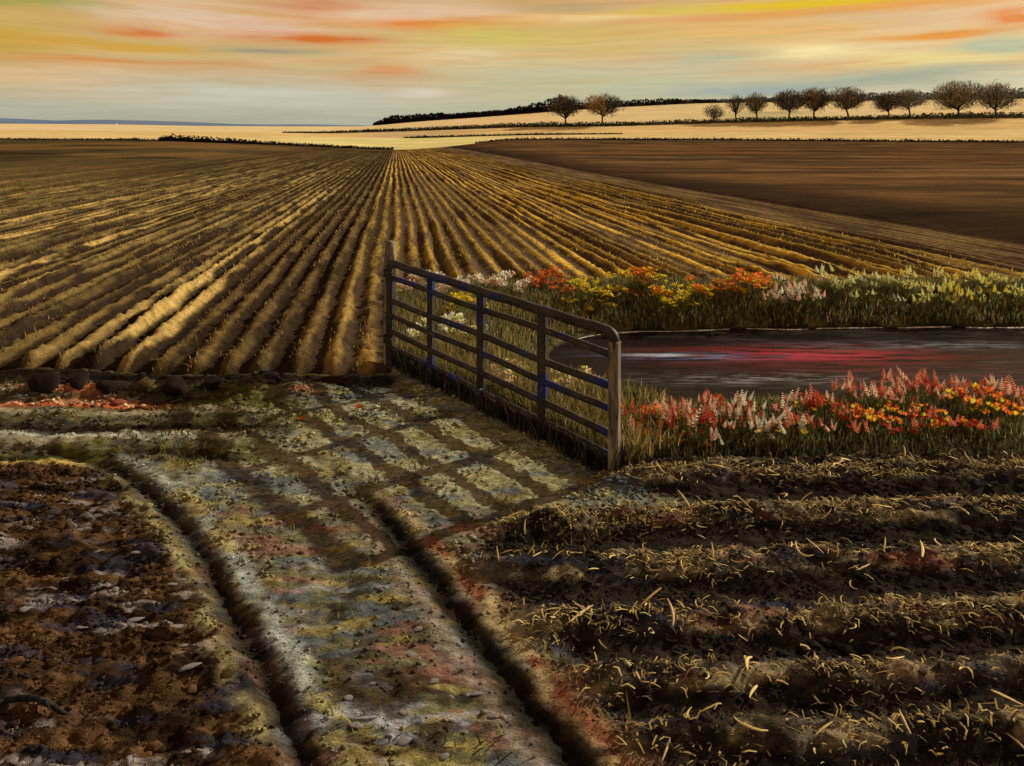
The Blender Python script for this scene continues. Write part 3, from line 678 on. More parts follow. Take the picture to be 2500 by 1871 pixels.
def gate():
    gx, gy = GF; dx, dy = GN[0] - GF[0], GN[1] - GF[1]; L = math.hypot(dx, dy); ang = math.atan2(dy, dx)
    g = empty('field_gate', (gx, gy, 0), (0, 0, ang))
    tag(g, 'weathered six-bar metal field gate with peeling blue paint, standing across the grass by the ditch', 'gate')
    sag = -0.075
    H0 = 1.245                                     # top rail height at the far end
    def zt(frac, x): return H0 * frac + sag * x / L
    rz = math.radians(-27) - ang
    # top rail, bent down into the near stile
    xe = L; r = 0.046; R_ = 0.075; pts = []
    for k in range(25): pts.append((xe * k / 24 * (1 - R_ / xe), 0.004 * math.sin(k * .9), zt(1, xe * k / 24) + .004 * math.sin(k * 1.7)))
    zc_ = pts[-1][2]
    for k in range(1, 7):
        a = math.pi / 2 * k / 6; pts.append((xe - R_ + R_ * math.sin(a), 0, zc_ - R_ * (1 - math.cos(a))))
    pts.append((xe, 0, zc_ - R_ - .05))
    mb = MB(); mb.tube(pts, r, 10); tag(link('top_rail', mb.mesh('top_rail', True), M_GATE, g), 'bent top rail with a worn pale upper edge')
    for frac, rr in ((.855, .032), (.635, .035), (.485, .032), (.325, .033), (.175, .033)):
        mb = MB(); ph = random.random() * 6
        mb.tube([(xe * k / 20, .006 * math.sin(k * .6 + ph), zt(frac, xe * k / 20) + .007 * math.sin(k * .5 + ph * 2)) for k in range(21)], rr, 10)
        link('rail', mb.mesh('rail', True), M_GATE, g)
    for t_, w in ((0.0, .095), (.245, .07), (.503, .078), (.760, .084)):
        x = xe * t_; wx = gx + dx * t_; wy = gy + dy * t_; zb = gh(wx, wy) - .12 if t_ > .1 else -0.3; zt_ = zt(1, x) - .01
        mb = MB(); mb.box(x, 0, (zt_ + zb) / 2, w, w, zt_ - zb, rz, .008); link('post', mb.mesh('post'), M_GATE, g)
    zb = gh(*GN) - .12; zt_ = zc_ - R_ + .01
    mb = MB(); mb.box(xe, 0, (zt_ + zb) / 2, .088, .088, zt_ - zb, rz, .008); tag(link('stile', mb.mesh('stile'), M_WOOD, g), 'pale sunlit upright closing the near end of the gate')
    # latch on the third upright, hinge straps at the far end
    x = xe * .503; mb = MB(); mb.box(x + .01, -.045, zt(.175, x) + .015, .10, .06, .075, 0, .012); mb.tube([(x - .04, -.075, zt(.175, x) + .02), (x + .09, -.085, zt(.175, x) + .02)], .012, 8)
    link('latch', mb.mesh('latch'), mat_col('latch_blue', alb(26, 30, 66), alb(44, 36, 34), 20., .5, .4), g)
    for fr in (.90, .25):
        mb = MB(); mb.box(.02, -.05, zt(fr, 0), .16, .02, .055, 0, .004); mb.tube([(-.07, -.05, zt(fr, 0) - .05), (-.07, -.05, zt(fr, 0) + .05)], .018, 8); hg = link('hinge', mb.mesh('hinge'), M_GATE, g)
        for bx_ in (-.02, .06):
            mb = MB(); mb.tube([(bx_, -.058, zt(fr, 0)), (bx_, -.074, zt(fr, 0))], .013, 6); link('bolt', mb.mesh('bolt'), M_GATE, hg)
    # the wooden post the gate hangs on
    px_, py_ = GF[0] - .035, GF[1] + .12
    p = empty('gate_post', (px_, py_, 0), (0, 0, math.radians(-30)))
    tag(p, 'tall weathered wooden post at the far end of the field gate', 'post')
    mb = MB(); z0, z1 = -.35, 1.50; pts = [(0.01 * math.sin(k), 0.008 * math.cos(k * 1.3), lerp(z0, z1, k / 8)) for k in range(9)]
    mb.tube(pts, [.085, .084, .082, .080, .081, .078, .077, .075, .060], 9); link('shaft', mb.mesh('shaft', True), M_WOOD, p)
    mb = MB()
    for z in (.55, .62): mb.tube([(.09 * math.cos(a * math.pi / 6), .09 * math.sin(a * math.pi / 6), z + .006 * math.sin(a)) for a in range(13)], .006, 5)
    link('wire', mb.mesh('wire'), M_GATE, p)
gate()

# ------------------------------------------------------------------ trees and hedges
M_BARK = mat_col('bark', alb(58, 48, 38), alb(36, 30, 24), 1.2, .95, .05)
M_TWIG = mat_leaf('twigs', True, trans=0.15)
def slivers(rs, cen, dirs, ln, wd, cols):
    """many thin leaf- or twig-sized triangles as arrays"""
    n = len(cen); d = dirs / np.linalg.norm(dirs, axis=1, keepdims=True)
    r = rs.normal(size=(n, 3)); s_ = np.cross(d, r); s_ /= np.linalg.norm(s_, axis=1, keepdims=True)
    v = np.stack([cen - d * ln[:, None] / 2 - s_ * wd[:, None] / 2, cen - d * ln[:, None] / 2 + s_ * wd[:, None] / 2,
                  cen + d * ln[:, None] / 2 + s_ * wd[:, None] * .25, cen + d * ln[:, None] / 2 - s_ * wd[:, None] * .25], 1).reshape(-1, 3)
    f = np.arange(n * 4).reshape(-1, 4); return v, f, np.repeat(cols, 4, 0)
def pick(rs, pal, n, jit=.25):
    pal = np.array(pal); c = pal[rs.integers(0, len(pal), n)]; return np.clip(c * (1 + jit * rs.normal(size=(n, 1))), .003, .8)
TW_DARK = [alb(50, 42, 32), alb(36, 30, 24), alb(72, 60, 44), alb(88, 76, 58)]
TW_GREY = [alb(134, 122, 104), alb(112, 100, 86), alb(86, 74, 62), alb(146, 132, 110)]
TW_OCH = [alb(178, 138, 72), alb(150, 112, 56)]
def tree(px, top, half, seed, label, pal, och=.1, base_off=0.0, D=ZC + 2, n=1300, trunk=.34, cat='tree', name='bare_tree', group='bare trees in a row below the skyline'):
    rs = np.random.default_rng(seed); X = (px - 1250) / FP * D; zb = float(far_h(np.array(X), np.array(D)))
    ytop_z = HC + (HY - top) / FP * D; H = ytop_z - zb; W = half * 1.34 / FP * D; n = int(n * 2.3)
    o = empty(name, (X, D, zb - .2)); tag(o, label, cat, group)
    mb = MB(); ht = H * trunk; lean = rs.normal() * .04 * H
    mb.tube([(0, 0, -.3), (lean * .3, 0, ht * .5), (lean, 0, ht), (lean * 1.1, 0, H * .62)], [H * .034, H * .026, H * .022, H * .010], 7)
    link('trunk', mb.mesh('trunk', True), M_BARK, o)
    # limbs: curved up and out, then twigs along and round them
    mb = MB(); cz = H * (trunk + 1) / 2 + .02 * H; rz_ = H * (1 - trunk) / 2 * 1.0; P0 = []; D0 = []
    for k in range(15):
        a = rs.uniform(0, 2 * math.pi); e = rs.uniform(.15, 1.35); tip = np.array([math.cos(a) * W * math.cos(e) * rs.uniform(.7, 1), math.sin(a) * W * math.cos(e), cz + rz_ * (math.sin(e) * 1.25 - .35) * rs.uniform(.75, 1.0)])
        st = np.array([lean * rs.uniform(.7, 1), 0, ht * rs.uniform(.75, 1.25)]); mid = (st + tip) / 2 + np.array([math.cos(a) * W * .22, math.sin(a) * W * .22, -rz_ * .18])
        pts = [tuple((1 - t) ** 2 * st + 2 * t * (1 - t) * mid + t * t * tip) for t in (0, .25, .5, .75, 1)]
        mb.tube(pts, [H * .013, H * .010, H * .008, H * .006, H * .003], 4)
        for t in rs.uniform(.25, 1.0, 9):
            P0.append((1 - t) ** 2 * st + 2 * t * (1 - t) * mid + t * t * tip); D0.append(2 * (1 - t) * (mid - st) + 2 * t * (tip - mid))
    link('limbs', mb.mesh('limbs', True), M_BARK, o)
    P0 = np.array(P0); D0 = np.array(D0); i = rs.integers(0, len(P0), n)
    c = P0[i] + rs.normal(size=(n, 3)) * np.array([W, W, rz_]) * .19; dr = D0[i] / np.linalg.norm(D0[i], axis=1, keepdims=True) + rs.normal(size=(n, 3)) * .55
    q = rs.normal(size=(n, 3)); q = q / np.linalg.norm(q, axis=1, keepdims=True) * (rs.random((n, 1)) ** .4); fl = rs.random(n) < .45; c[fl] = (q * np.array([W * .92, W * .92, rz_ * .95]) + np.array([lean, 0, cz]))[fl]
    cols = pick(rs, list(pal) + [TW_GREY[1]], n); m = (rs.random(n) < och * 2) & (c[:, 0] < 0.1 * W); cols[m] = pick(rs, TW_OCH, int(m.sum()))
    v, f, cc = slivers(rs, c, dr, rs.uniform(.8, 2.4, n) * H / 15, rs.uniform(.10, .26, n) * H / 15, cols)
    link('crown', raw_mesh('crown', v, f, cc, False), M_TWIG, o)
    return o
tree(1380, 233, 32, 1, 'dark bushy tree standing at the end of the skyline wood', TW_DARK, .05, n=1100)
tree(1470, 228, 40, 2, 'dark tree with ochre patches, second tree from the left on the hillside', TW_DARK, .35, n=1100)
tree(1739, 253, 22, 3, 'small squat black bush-like tree left of the row', TW_DARK[:2], 0., trunk=.22, n=600)
tree(1797, 232, 20, 4, 'thin ragged dark tree between the squat bush and the row', TW_DARK[:2], .05, n=320)
tree(1849, 226, 24, 5, 'narrow bare tree with upswept dark branches, just right of the ragged one', TW_DARK + TW_GREY[1:3], .15, n=650)
tree(1925, 219, 30, 6, 'bare tree with a flat wide grey crown and kinked dark trunk', TW_GREY[1:] + TW_DARK, .05)
tree(1987, 214, 33, 7, 'round bare tree with dark curved branches and ochre flecks', TW_DARK + TW_GREY[1:3], .2)
tree(2072, 211, 34, 8, 'bare tree with a tall fan-shaped grey-brown crown in mid row', TW_GREY[1:] + TW_DARK[:2], .1)
tree(2171, 227, 28, 9, 'small dark round-crowned tree in front of a paler one', TW_DARK + TW_GREY[1:3], .05)
tree(2222, 217, 30, 10, 'pale grey hazy tree behind the small dark round one', TW_GREY[:2] + [alb(140, 128, 106)], .1, D=ZC + 14)
tree(2340, 196, 48, 11, 'largest tree of the row, broad grey-brown crown with ochre top', TW_GREY, .16, n=1500, trunk=.26)
tree(2431, 203, 38, 12, 'big grey-brown tree at the right-hand end of the row', TW_GREY[1:] + TW_DARK[2:], .12, n=1100, trunk=.28)
tree(1560, 252, 10, 13, 'small pale ochre sapling on the skyline hedge', TW_OCH, .5, D=ZD - 5, n=120, group='saplings on the skyline')
tree(1680, 242, 9, 14, 'slim ochre sapling on the skyline above the squat bush', TW_OCH, .5, D=ZD - 5, n=120, group='saplings on the skyline')

def hedge(pts, D, h, dens, label, pal, seed, depth=2.5, size=1.0, name='hedge'):
    """pts: (px, height factor) along a line at distance D"""
    rs = np.random.default_rng(seed); p0, p1 = pts[0][0], pts[-1][0]
    n = int((p1 - p0) / FP * D * dens * 2.2); px = rs.uniform(p0, p1, n); k = np.interp(px, [q[0] for q in pts], [q[1] for q in pts])
    k = k * (.8 + .45 * fbm(px * .09, px * 0, seed + 200, 3))
    Y = D + rs.normal(size=n) * depth * .4; X = (px - 1250) / FP * Y; zb = far_h(X, Y)
    c = np.stack([X, Y, zb + rs.random(n) ** .8 * h * k], 1); dr = rs.normal(size=(n, 3)) + np.array([0, 0, .8])
    v, f, cc = slivers(rs, c, dr, rs.uniform(.5, 1.3, n) * size, rs.uniform(.3, .7, n) * size, pick(rs, pal, n))
    x0 = (p0 + p1) / 2; ox = (x0 - 1250) / FP * D; oz = float(far_h(np.array(ox), np.array(D))); v = v - np.array([ox, D, oz])
    o = empty(name, (ox, D, oz)); tag(o, label, 'hedge'); link('foliage', raw_mesh('foliage', v, f, cc, False), M_TWIG, o)
    # the dense heart of the hedge
    qs = np.arange(p0, p1 + .1, max(1.2, (p1 - p0) / 420)); kk = np.interp(qs, [q[0] for q in pts], [q[1] for q in pts]) * (.5 + .75 * fbm(qs * .22, qs * 0, seed + 300, 3)); hx = (qs - 1250) / FP * D; hz = far_h(hx, np.full(len(qs), D)); prof = [(-.5, -.1), (-.45, .45), (-.15, .85), (.15, .85), (.45, .45), (.5, -.1)]
    hv = np.stack([np.stack([hx - ox, depth * .6 * a_ * np.minimum(kk, 1.2), hz - oz + h * kk * b_ * .85], 1) for a_, b_ in prof], 1).reshape(-1, 3); j = np.arange(len(qs) * 6).reshape(-1, 6)
    hf = np.stack([j[:-1, :-1], j[1:, :-1], j[1:, 1:], j[:-1, 1:]], -1).reshape(-1, 4); link('heart', raw_mesh('heart', hv, hf, pick(rs, pal, len(hv), .3), True), M_TWIG, o)
    # stems inside
    mb = MB()
    for q in rs.uniform(p0, p1, 24):
        x = (q - 1250) / FP * D; z = float(far_h(np.array(x), np.array(D))); hh = h * float(np.interp(q, [a[0] for a in pts], [a[1] for a in pts])) * .7
        mb.tube([(x - ox, 0, z - oz - .3), (x - ox + rs.normal() * .2, 0, z - oz + hh)], [.14, .04], 4)
    tag(link('stems', mb.mesh('stems'), M_BARK, o), kind='stuff')
BLK = [alb(38, 32, 24), alb(26, 22, 17), alb(54, 46, 33)]
GRN = [alb(92, 90, 62), alb(120, 112, 74), alb(74, 70, 50)]
BLU = [alb(98, 106, 100), alb(124, 128, 112), alb(84, 86, 74)]
hedge([(385, .5), (410, 1.5), (520, 1.2), (700, .6), (960, .35)], ZA + .5, 1.5, 7, 'long black hedge tapering along the far left edge of the row field', BLK, 21, 1.6, .8)
hedge([(0, .35), (250, .5), (330, .8), (390, .4)], ZA + .5, 1.0, 5, 'thin patchy brown hedge at the far left field edge', [alb(92, 74, 44), alb(58, 46, 28)], 22, 1.4, .7)
hedge([(912, .3), (950, 1.0), (1050, 1.0), (1110, .7), (1250, .8), (1320, 1.3), (1365, 2.0), (1400, 1.4)], ZD, 5.6, 12, 'black skyline wood tapering to a point on the left of the hill', BLK, 23, 4, 2.0)
hedge([(1400, 1.0), (1500, 1.1), (1600, 1.0), (1760, .5)], ZD, 4.6, 8, 'dark skyline hedge running right from the two big hillside trees', BLK + GRN[2:], 24, 4, 1.7)
hedge([(1740, .5), (1900, .8), (2150, 1.2), (2300, 1.0), (2500, 1.5), (2700, 1.4)], ZD, 5.0, 6, 'blue-grey skyline hedge behind the row of trees', BLU, 25, 4, 1.7)
hedge([(690, .2), (900, .7), (1050, .8), (1200, .9), (1330, 1.1), (1500, 1.0), (1560, .7)], ZC, 1.9, 8, 'grey-brown hedge along the foot of the hillside', GRN + BLK, 26, 3, 1.0)
hedge([(1520, .7), (1600, 1.0), (1700, 1.1), (1850, 1.2), (2050, .9), (2200, 1.2), (2350, 1.5), (2600, 1.5)], ZC + 1, 1.9, 7, 'grey-green hedge at the feet of the row of trees', GRN + BLK[2:], 27, 3, 1.0)
hedge([(985, .4), (1040, 1.0), (1080, .8), (1240, .6), (1300, .9), (1420, .5), (1520, .3)], ZB, 1.0, 6, 'thin black hedge between the two pale middle fields', BLK, 28, 1.4, .7)
hedge([(1160, .5), (1500, .8), (1800, .9), (2500, .9), (2700, .9)], ZA + .5, .9, 4, 'low dark hedge along the far edge of the brown field', BLK + [alb(92, 80, 56)], 29, 1.3, .7)

def hut():
    D = 612.0; X = (283 - 1250) / FP * D; zb = float(far_h(np.array(X), np.array(D))) - 1.0
    o = empty('hut', (X, D, zb)); tag(o, 'tiny white hut with a pointed roof on the far left skyline', 'hut')
    M_W = mat_col('limewash', (.78, .76, .70), (.66, .64, .58), 1., .9, .1)
    mb = MB(); mb.box(0, 0, 1.4, 2.8, 2.8, 2.8); link('wall', mb.mesh('wall'), M_W, o)
    mb = MB(); mb.add([(-1.6, -1.6, 2.8), (1.6, -1.6, 2.8), (1.6, 1.6, 2.8), (-1.6, 1.6, 2.8), (0, 0, 5.2)], [(0, 1, 4), (1, 2, 4), (2, 3, 4), (3, 0, 4), (3, 2, 1, 0)]); link('roof', mb.mesh('roof'), mat_col('hut_roof', (.70, .68, .64), (.5, .5, .5), 1., .9, .1), o)
    mb = MB(); mb.box(0, -1.43, .9, .8, .06, 1.8); link('door', mb.mesh('door'), mat_col('hut_door', alb(90, 84, 76), None, 1.), o)
hut()

# ------------------------------------------------------------------ grasses
def blades(name, x, y, z, hgt, wid, cols, seed, label, cat='grass', lean=.35, parent=None):
    rs = np.random.default_rng(seed); n = len(x); a = rs.uniform(0, 2 * np.pi, n); l = np.abs(rs.normal(size=n)) * lean * hgt
    fx, fy = np.cos(a), np.sin(a); b = rs.uniform(0, 2 * np.pi, n); sx, sy = np.cos(b), np.sin(b); w = wid / 2
    base = np.stack([x, y, z - .015], 1); S_ = np.stack([sx * w, sy * w, 0 * w], 1); Fv = np.stack([fx * l, fy * l, 0 * l], 1); Z_ = np.stack([0 * hgt, 0 * hgt, hgt], 1)
    v = np.stack([base - S_, base + S_, base + Fv * .35 + Z_ * .55 + S_ * .8, base + Fv * .35 + Z_ * .55 - S_ * .8, base + Fv + Z_], 1).reshape(-1, 3)
    i = np.arange(n)[:, None] * 5; f = np.concatenate([i + np.array([[0, 1, 2]]), i + np.array([[0, 2, 3]]), i + np.array([[3, 2, 4]])], 0)
    o = link(name, raw_mesh(name, v, f, np.repeat(cols, 5, 0), False), M_LEAF); tag(o, label, cat, kind='stuff'); return o
G_OLIVE = [alb(142, 128, 60), alb(116, 106, 52), alb(86, 78, 42), alb(156, 136, 74), alb(84, 92, 68)]
G_DARK = [alb(56, 48, 30), alb(42, 36, 22), alb(74, 64, 38), alb(88, 78, 48)]
G_OCH = [alb(150, 120, 62), alb(116, 92, 46), alb(92, 76, 40), alb(160, 138, 88)]
def bank():
    rs = np.random.default_rng(31)
    # near bank
    x = rs.uniform(.9, 9.5, 30000); y = rs.uniform(5.75, 8.1, 30000); d = pond_d(x, y)
    k = (d > .12) & (x > .98 - (y - 5.74) * .82 + .05) & (y > 5.95 + .12 * (vnoise(x * 3, x * 0, 9) - .5)) & (rs.random(30000) < .75); x, y = x[k], y[k]; n = len(x)
    hh = rs.uniform(.04, .15, n) * (0.75 + .5 * fbm(x * 2, y * 2, 301, 2)) * np.where(y > 7.2, .8, 1.0)
    cols = pick(rs, G_OLIVE + G_DARK, n); dk = y < 6.22; cols[dk] = pick(rs, G_DARK, int(dk.sum()))
    blades('near_bank_grass', x, y, gh_many(x, y), hh, rs.uniform(.008, .018, n), cols, 32, 'olive and dark grass covering the near bank of the ditch')
    # far bank
    x = rs.uniform(-1.6, 11.5, 26000); y = rs.uniform(11.2, 13.5, 26000); d = pond_d(x, y); k = (d > .06); x, y = x[k], y[k]; n = len(x)
    z = gh_many(x, y) + .16 * rowmask(x, y); pal = pick(rs, G_OLIVE + G_OCH[:2], n); m = rs.random(n) < .3; pal[m] = pick(rs, [alb(120, 116, 78), alb(70, 80, 66), alb(140, 128, 80)], int(m.sum()))
    hh = rs.uniform(.06, .21, n) * (.6 + .7 * fbm(x * 1.6, y * 1.6, 302, 3))
    blades('far_bank_grass', x, y, z, hh, rs.uniform(.014, .032, n), pal, 33, 'tall green and ochre grass on the far bank of the ditch')
    # behind and under the gate
    t = rs.uniform(-.04, 1.02, 15000); off = np.abs(rs.normal(size=15000)) * .5 + rs.uniform(-.10, .05, 15000); nx_, ny_ = .774, .635
    x = GF[0] + (GN[0] - GF[0]) * t + nx_ * off; y = GF[1] + (GN[1] - GF[1]) * t + ny_ * off; k = (pond_d(x, y) > .1) & ~rowmask(x, y); x, y, off = x[k], y[k], off[k]; n = len(x)
    cols = pick(rs, G_OCH + G_OLIVE[:2], n); dk = off < .10; cols[dk] = pick(rs, G_DARK, int(dk.sum()))
    blades('gate_grass', x, y, gh_many(x, y), rs.uniform(.08, .30, n), rs.uniform(.008, .020, n), cols, 34, 'rough ochre and brown grass growing along the field gate')
    # between gate and ditch, up to the field corner
    x = rs.uniform(-1.9, 1.6, 14000); y = rs.uniform(7.2, 13.1, 14000); k = (pond_d(x, y) > .08) & ~rowmask(x, y) & ((x - GF[0]) * .774 + (y - GF[1]) * .635 > .3); x, y = x[k], y[k]; n = len(x)
    blades('corner_grass', x, y, gh_many(x, y), rs.uniform(.06, .24, n), rs.uniform(.010, .022, n), pick(rs, G_OLIVE + G_OCH, n), 35, 'patchy olive grass in the corner behind the gate')
    # thin tufts on the track
    x = rs.uniform(-3.6, 1.0, 9000); y = rs.uniform(3.1, 7.9, 9000); d1 = path_d(RUT1, x, y); d2 = path_d(RUT2, x, y)
    k = (d1 > .12) & (np.abs(d2) > .14) & (fbm(x * 2.2, y * 3.2, 303, 3) > .55) & ~((d2 > .3) & (y < 4.7)) & ((x - GN[0]) * .774 + (y - GN[1]) * .635 < 0); x, y = x[k], y[k]; n = len(x)
    blades('track_grass', x, y, gh_many(x, y), rs.uniform(.02, .075, n), rs.uniform(.006, .012, n), pick(rs, [alb(132, 122, 50), alb(104, 98, 46), alb(150, 132, 62), alb(80, 76, 40)], n), 36, 'short yellow-green grass on the middle of the track', lean=.9)
    x = rs.uniform(-7.5, -1.4, 7000); y = rs.uniform(5.9, 7.9, 7000); k = (fbm(x * 1.4, y * 3.0, 304, 3) > .54) & (np.abs(path_d(RUT2, x, y)) > .13) & (np.abs(path_d(RUT1, x, y)) > .12); x, y = x[k], y[k]; n = len(x)
    blades('verge_grass', x, y, gh_many(x, y), rs.uniform(.02, .08, n), rs.uniform(.007, .014, n), pick(rs, [alb(104, 96, 36), alb(80, 74, 30), alb(60, 54, 26)], n), 37, 'short olive grass on the verge below the rows', lean=.8)
    # stubble on the ridges of the rows
    n0 = 60000; v = 8.3 + 40 * rs.random(n0) ** 1.6; u0 = rs.uniform(-26, 13, n0); r = np.round(u0 / RS); u = r * RS + rs.normal(size=n0) * .07
    x = u - .1665 * v; k = (np.abs(x / v) < .80) & rowmask(x, v) & (fbm(u * 1.2, v * .5, 305, 3) > .40); u, v, x = u[k], v[k], x[k]; n = len(u)
    X_, Y_, h_, c_, e_ = rows_fn(u[None, :], v[None, :]); z = h_[0]; kk = e_[0] > .5; x, v, z, u = x[kk], v[kk], z[kk], u[kk]; n = len(x)
    cols = np.where((u < -1)[:, None], pick(rs, [alb(172, 140, 82), alb(140, 112, 62), alb(112, 90, 52)], n), pick(rs, [alb(196, 158, 60), alb(164, 128, 44), alb(122, 98, 48)], n))
    blades('row_stubble', x, v, z, rs.uniform(.03, .10, n) * np.clip(v / 14, .8, 1.05), rs.uniform(.010, .022, n) * np.clip(v / 12, .8, 2.2), cols, 38, 'cut ochre stubble standing along the ridges of the row field', 'stubble', .8)
bank()

# ------------------------------------------------------------------ flowering plants of the ditch banks
def petal_mat(name, c): return mat_leaf('petal_' + name, False, np.clip(np.array(lin(c)) * 1.35, 0, .88), .55)
PC_ = {'red': (172, 72, 54), 'orange': (222, 118, 54), 'yellow': (232, 192, 56), 'pink': (200, 124, 102), 'white': (238, 222, 192), 'cream': (236, 222, 140), 'blush': (230, 182, 156)}
PM = {k: petal_mat(k, v) for k, v in PC_.items()}
BLOOMS = {}
def bloom_mesh(kind, colour):
    key = (kind, colour)
    if key in BLOOMS: return BLOOMS[key]
    rs = random.Random(hash(kind) % 1000 if False else len(BLOOMS) + 5); mb = MB()
    def petal(o, d, up, L, w):
        o, d, up = Vector(o), Vector(d).normalized(), Vector(up); sd_ = d.cross(up).normalized() * w / 2
        mb.add([o, o + d * L * .55 + sd_, o + d * L + up * L * .12, o + d * L * .55 - sd_], [(0, 1, 2), (0, 2, 3)])
    if kind == 'daisy':
        for k in range(8):
            a = 2 * math.pi * k / 8 + rs.uniform(-.15, .15); petal((0, 0, 0), (math.cos(a), math.sin(a), .35), (0, 0, 1), .042 * rs.uniform(.85, 1.1), .028)
    elif kind == 'cup':
        mb.add([(math.cos(2 * math.pi * k / 6) * .008, math.sin(2 * math.pi * k / 6) * .008, 0) for k in range(6)], [(0, 1, 2, 3, 4, 5)])
        for k in range(6):
            a = 2 * math.pi * k / 6; petal((math.cos(a) * .008, math.sin(a) * .008, 0), (math.cos(a) * .45, math.sin(a) * .45, 1), (math.cos(a), math.sin(a), 0), .062, .036)
    elif kind == 'spike':
        mb.add([(0, 0, l * .019) for l in range(7)] + [(.002, 0, l * .019) for l in range(7)], [(l, l + 1, l + 8, l + 7) for l in range(6)])
        for l in range(7):
            r = .020 * (1 - l / 9)
            for k in range(4):
                a = 2 * math.pi * k / 4 + l * .8; petal((0, 0, l * .019), (math.cos(a), math.sin(a), .8), (0, 0, 1), r * 1.9, r * 1.3)
    else:                                   # a loose head of small florets
        for k in range(16):
            a = rs.uniform(0, 6.28); e = rs.uniform(.1, 1.4); p = (math.cos(a) * math.cos(e) * .045, math.sin(a) * math.cos(e) * .045, math.sin(e) * .035)
            mb.add([(0, 0, 0), p, (p[0] + .002, p[1], p[2] + .002)], [(0, 1, 2)]); petal(p, (p[0], p[1], p[2] + .02), (0, 0, 1), .026, .022)
    import bmesh
    me = mb.mesh(kind + '_bloom'); bm = bmesh.new(); bm.from_mesh(me); bmesh.ops.remove_doubles(bm, verts=bm.verts, dist=.0004); bm.to_mesh(me); bm.free()
    me.materials.append(PM[colour]); BLOOMS[key] = me; return me
M_STEM = mat_leaf('plant_leaf')
def plant_variant(seed, H, nst, nlf, pal, spread):
    """stems and leaves of one plant; returns its meshes and where its blooms sit"""
    rs = np.random.default_rng(seed); mb = MB(); tips = []
    for k in range(nst):
        a = rs.uniform(0, 6.28); r = rs.uniform(.1, 1) * spread; h = H * rs.uniform(.72, 1.05); b = (math.cos(a) * r * .3, math.sin(a) * r * .3, -.03); t = (math.cos(a) * r, math.sin(a) * r, h)
        m = ((b[0] + t[0]) / 2 - .1 * t[0], (b[1] + t[1]) / 2, h * .55); mb.tube([b, m, t], [.005, .004, .0028], 3, tuple(pal[0]), False); tips.append((t, a))
    st = mb.mesh('stems', False, True); st.materials.append(M_STEM)
    x = rs.normal(size=nlf) * spread * .45; y = rs.normal(size=nlf) * spread * .45; hh = H * rs.uniform(.3, .8, nlf)
    n = nlf; a = rs.uniform(0, 6.28, n); l = hh * rs.uniform(.2, .6, n); w = rs.uniform(.010, .026, n) / 2 * (H / .4); b = rs.uniform(0, 6.28, n)
    base = np.stack([x, y, np.full(n, -.03)], 1); S_ = np.stack([np.cos(b) * w, np.sin(b) * w, 0 * w], 1); F_ = np.stack([np.cos(a) * l, np.sin(a) * l, 0 * l], 1); Z_ = np.stack([0 * hh, 0 * hh, hh], 1)
    v = np.stack([base - S_ * .5, base + S_ * .5, base + F_ * .35 + Z_ * .55 + S_, base + F_ * .35 + Z_ * .55 - S_, base + F_ + Z_], 1).reshape(-1, 3)
    i = np.arange(n)[:, None] * 5; f = np.concatenate([i + np.array([[0, 1, 2]]), i + np.array([[0, 2, 3]]), i + np.array([[3, 2, 4]])], 0)
    lf = raw_mesh('leaves', v, f, np.repeat(pick(rs, pal, n, .2), 5, 0), False); lf.materials.append(M_STEM)
    return st, lf, tips
LP_ = [alb(128, 122, 58), alb(104, 102, 54), alb(150, 136, 76), alb(88, 94, 66), alb(140, 112, 60)]
VAR = {'far': [plant_variant(400 + k, .24 + .045 * (k % 3), 9, 60, LP_, .17) for k in range(6)], 'near': [plant_variant(420 + k, .12 + .04 * (k % 3), 7, 46, LP_, .13) for k in range(6)],
       'low': [plant_variant(440 + k, .10 + .035 * (k % 3), 6, 30, LP_, .10) for k in range(4)]}
def plant(x, y, var, kinds, label, group, scale=1.0, name='flowering_plant', z=None):
    z = gh_many(np.array([x]), np.array([y]))[0] + (.16 if bool(rowmask(np.array(x), np.array(y))) else 0) if z is None else z
    st, lf, tips = random.choice(VAR[var]); o = empty(name, (x, y, float(z)), (0, 0, random.uniform(0, 6.28))); o.scale = (scale,) * 3
    tag(o, label, 'plant', group); s1 = link('stems', st, None, o); s1['kind'] = 'stuff'; l1 = link('leaves', lf, None, o); l1['kind'] = 'stuff'
    for (t, a) in tips:
        kind, colr, bs = random.choice(kinds)
        link('bloom', bloom_mesh(kind, colr), None, o, t, (random.uniform(-.5, .5), random.uniform(-.5, .5), a), bs * random.uniform(.8, 1.25))
def scatter(px0, px1, y0, y1, n, var, kinds, label, group, sc=1.0, nm='flowering_plant'):
    n = int(n * 1.4)
    for k in range(n):
        px = lerp(px0, px1, (k + random.uniform(.1, .9)) / n); y = random.uniform(y0, y1); x = (px - 1250) / FP * y
        if float(pond_d(np.array(x), np.array(y))) < .15: y = y + (.35 if y > 10.5 else -.45); x = (px - 1250) / FP * y
        plant(x, y, var, kinds, label, group, sc * random.choice((.75, .9, 1.0, 1.1, 1.35)) * random.uniform(.9, 1.1), nm)
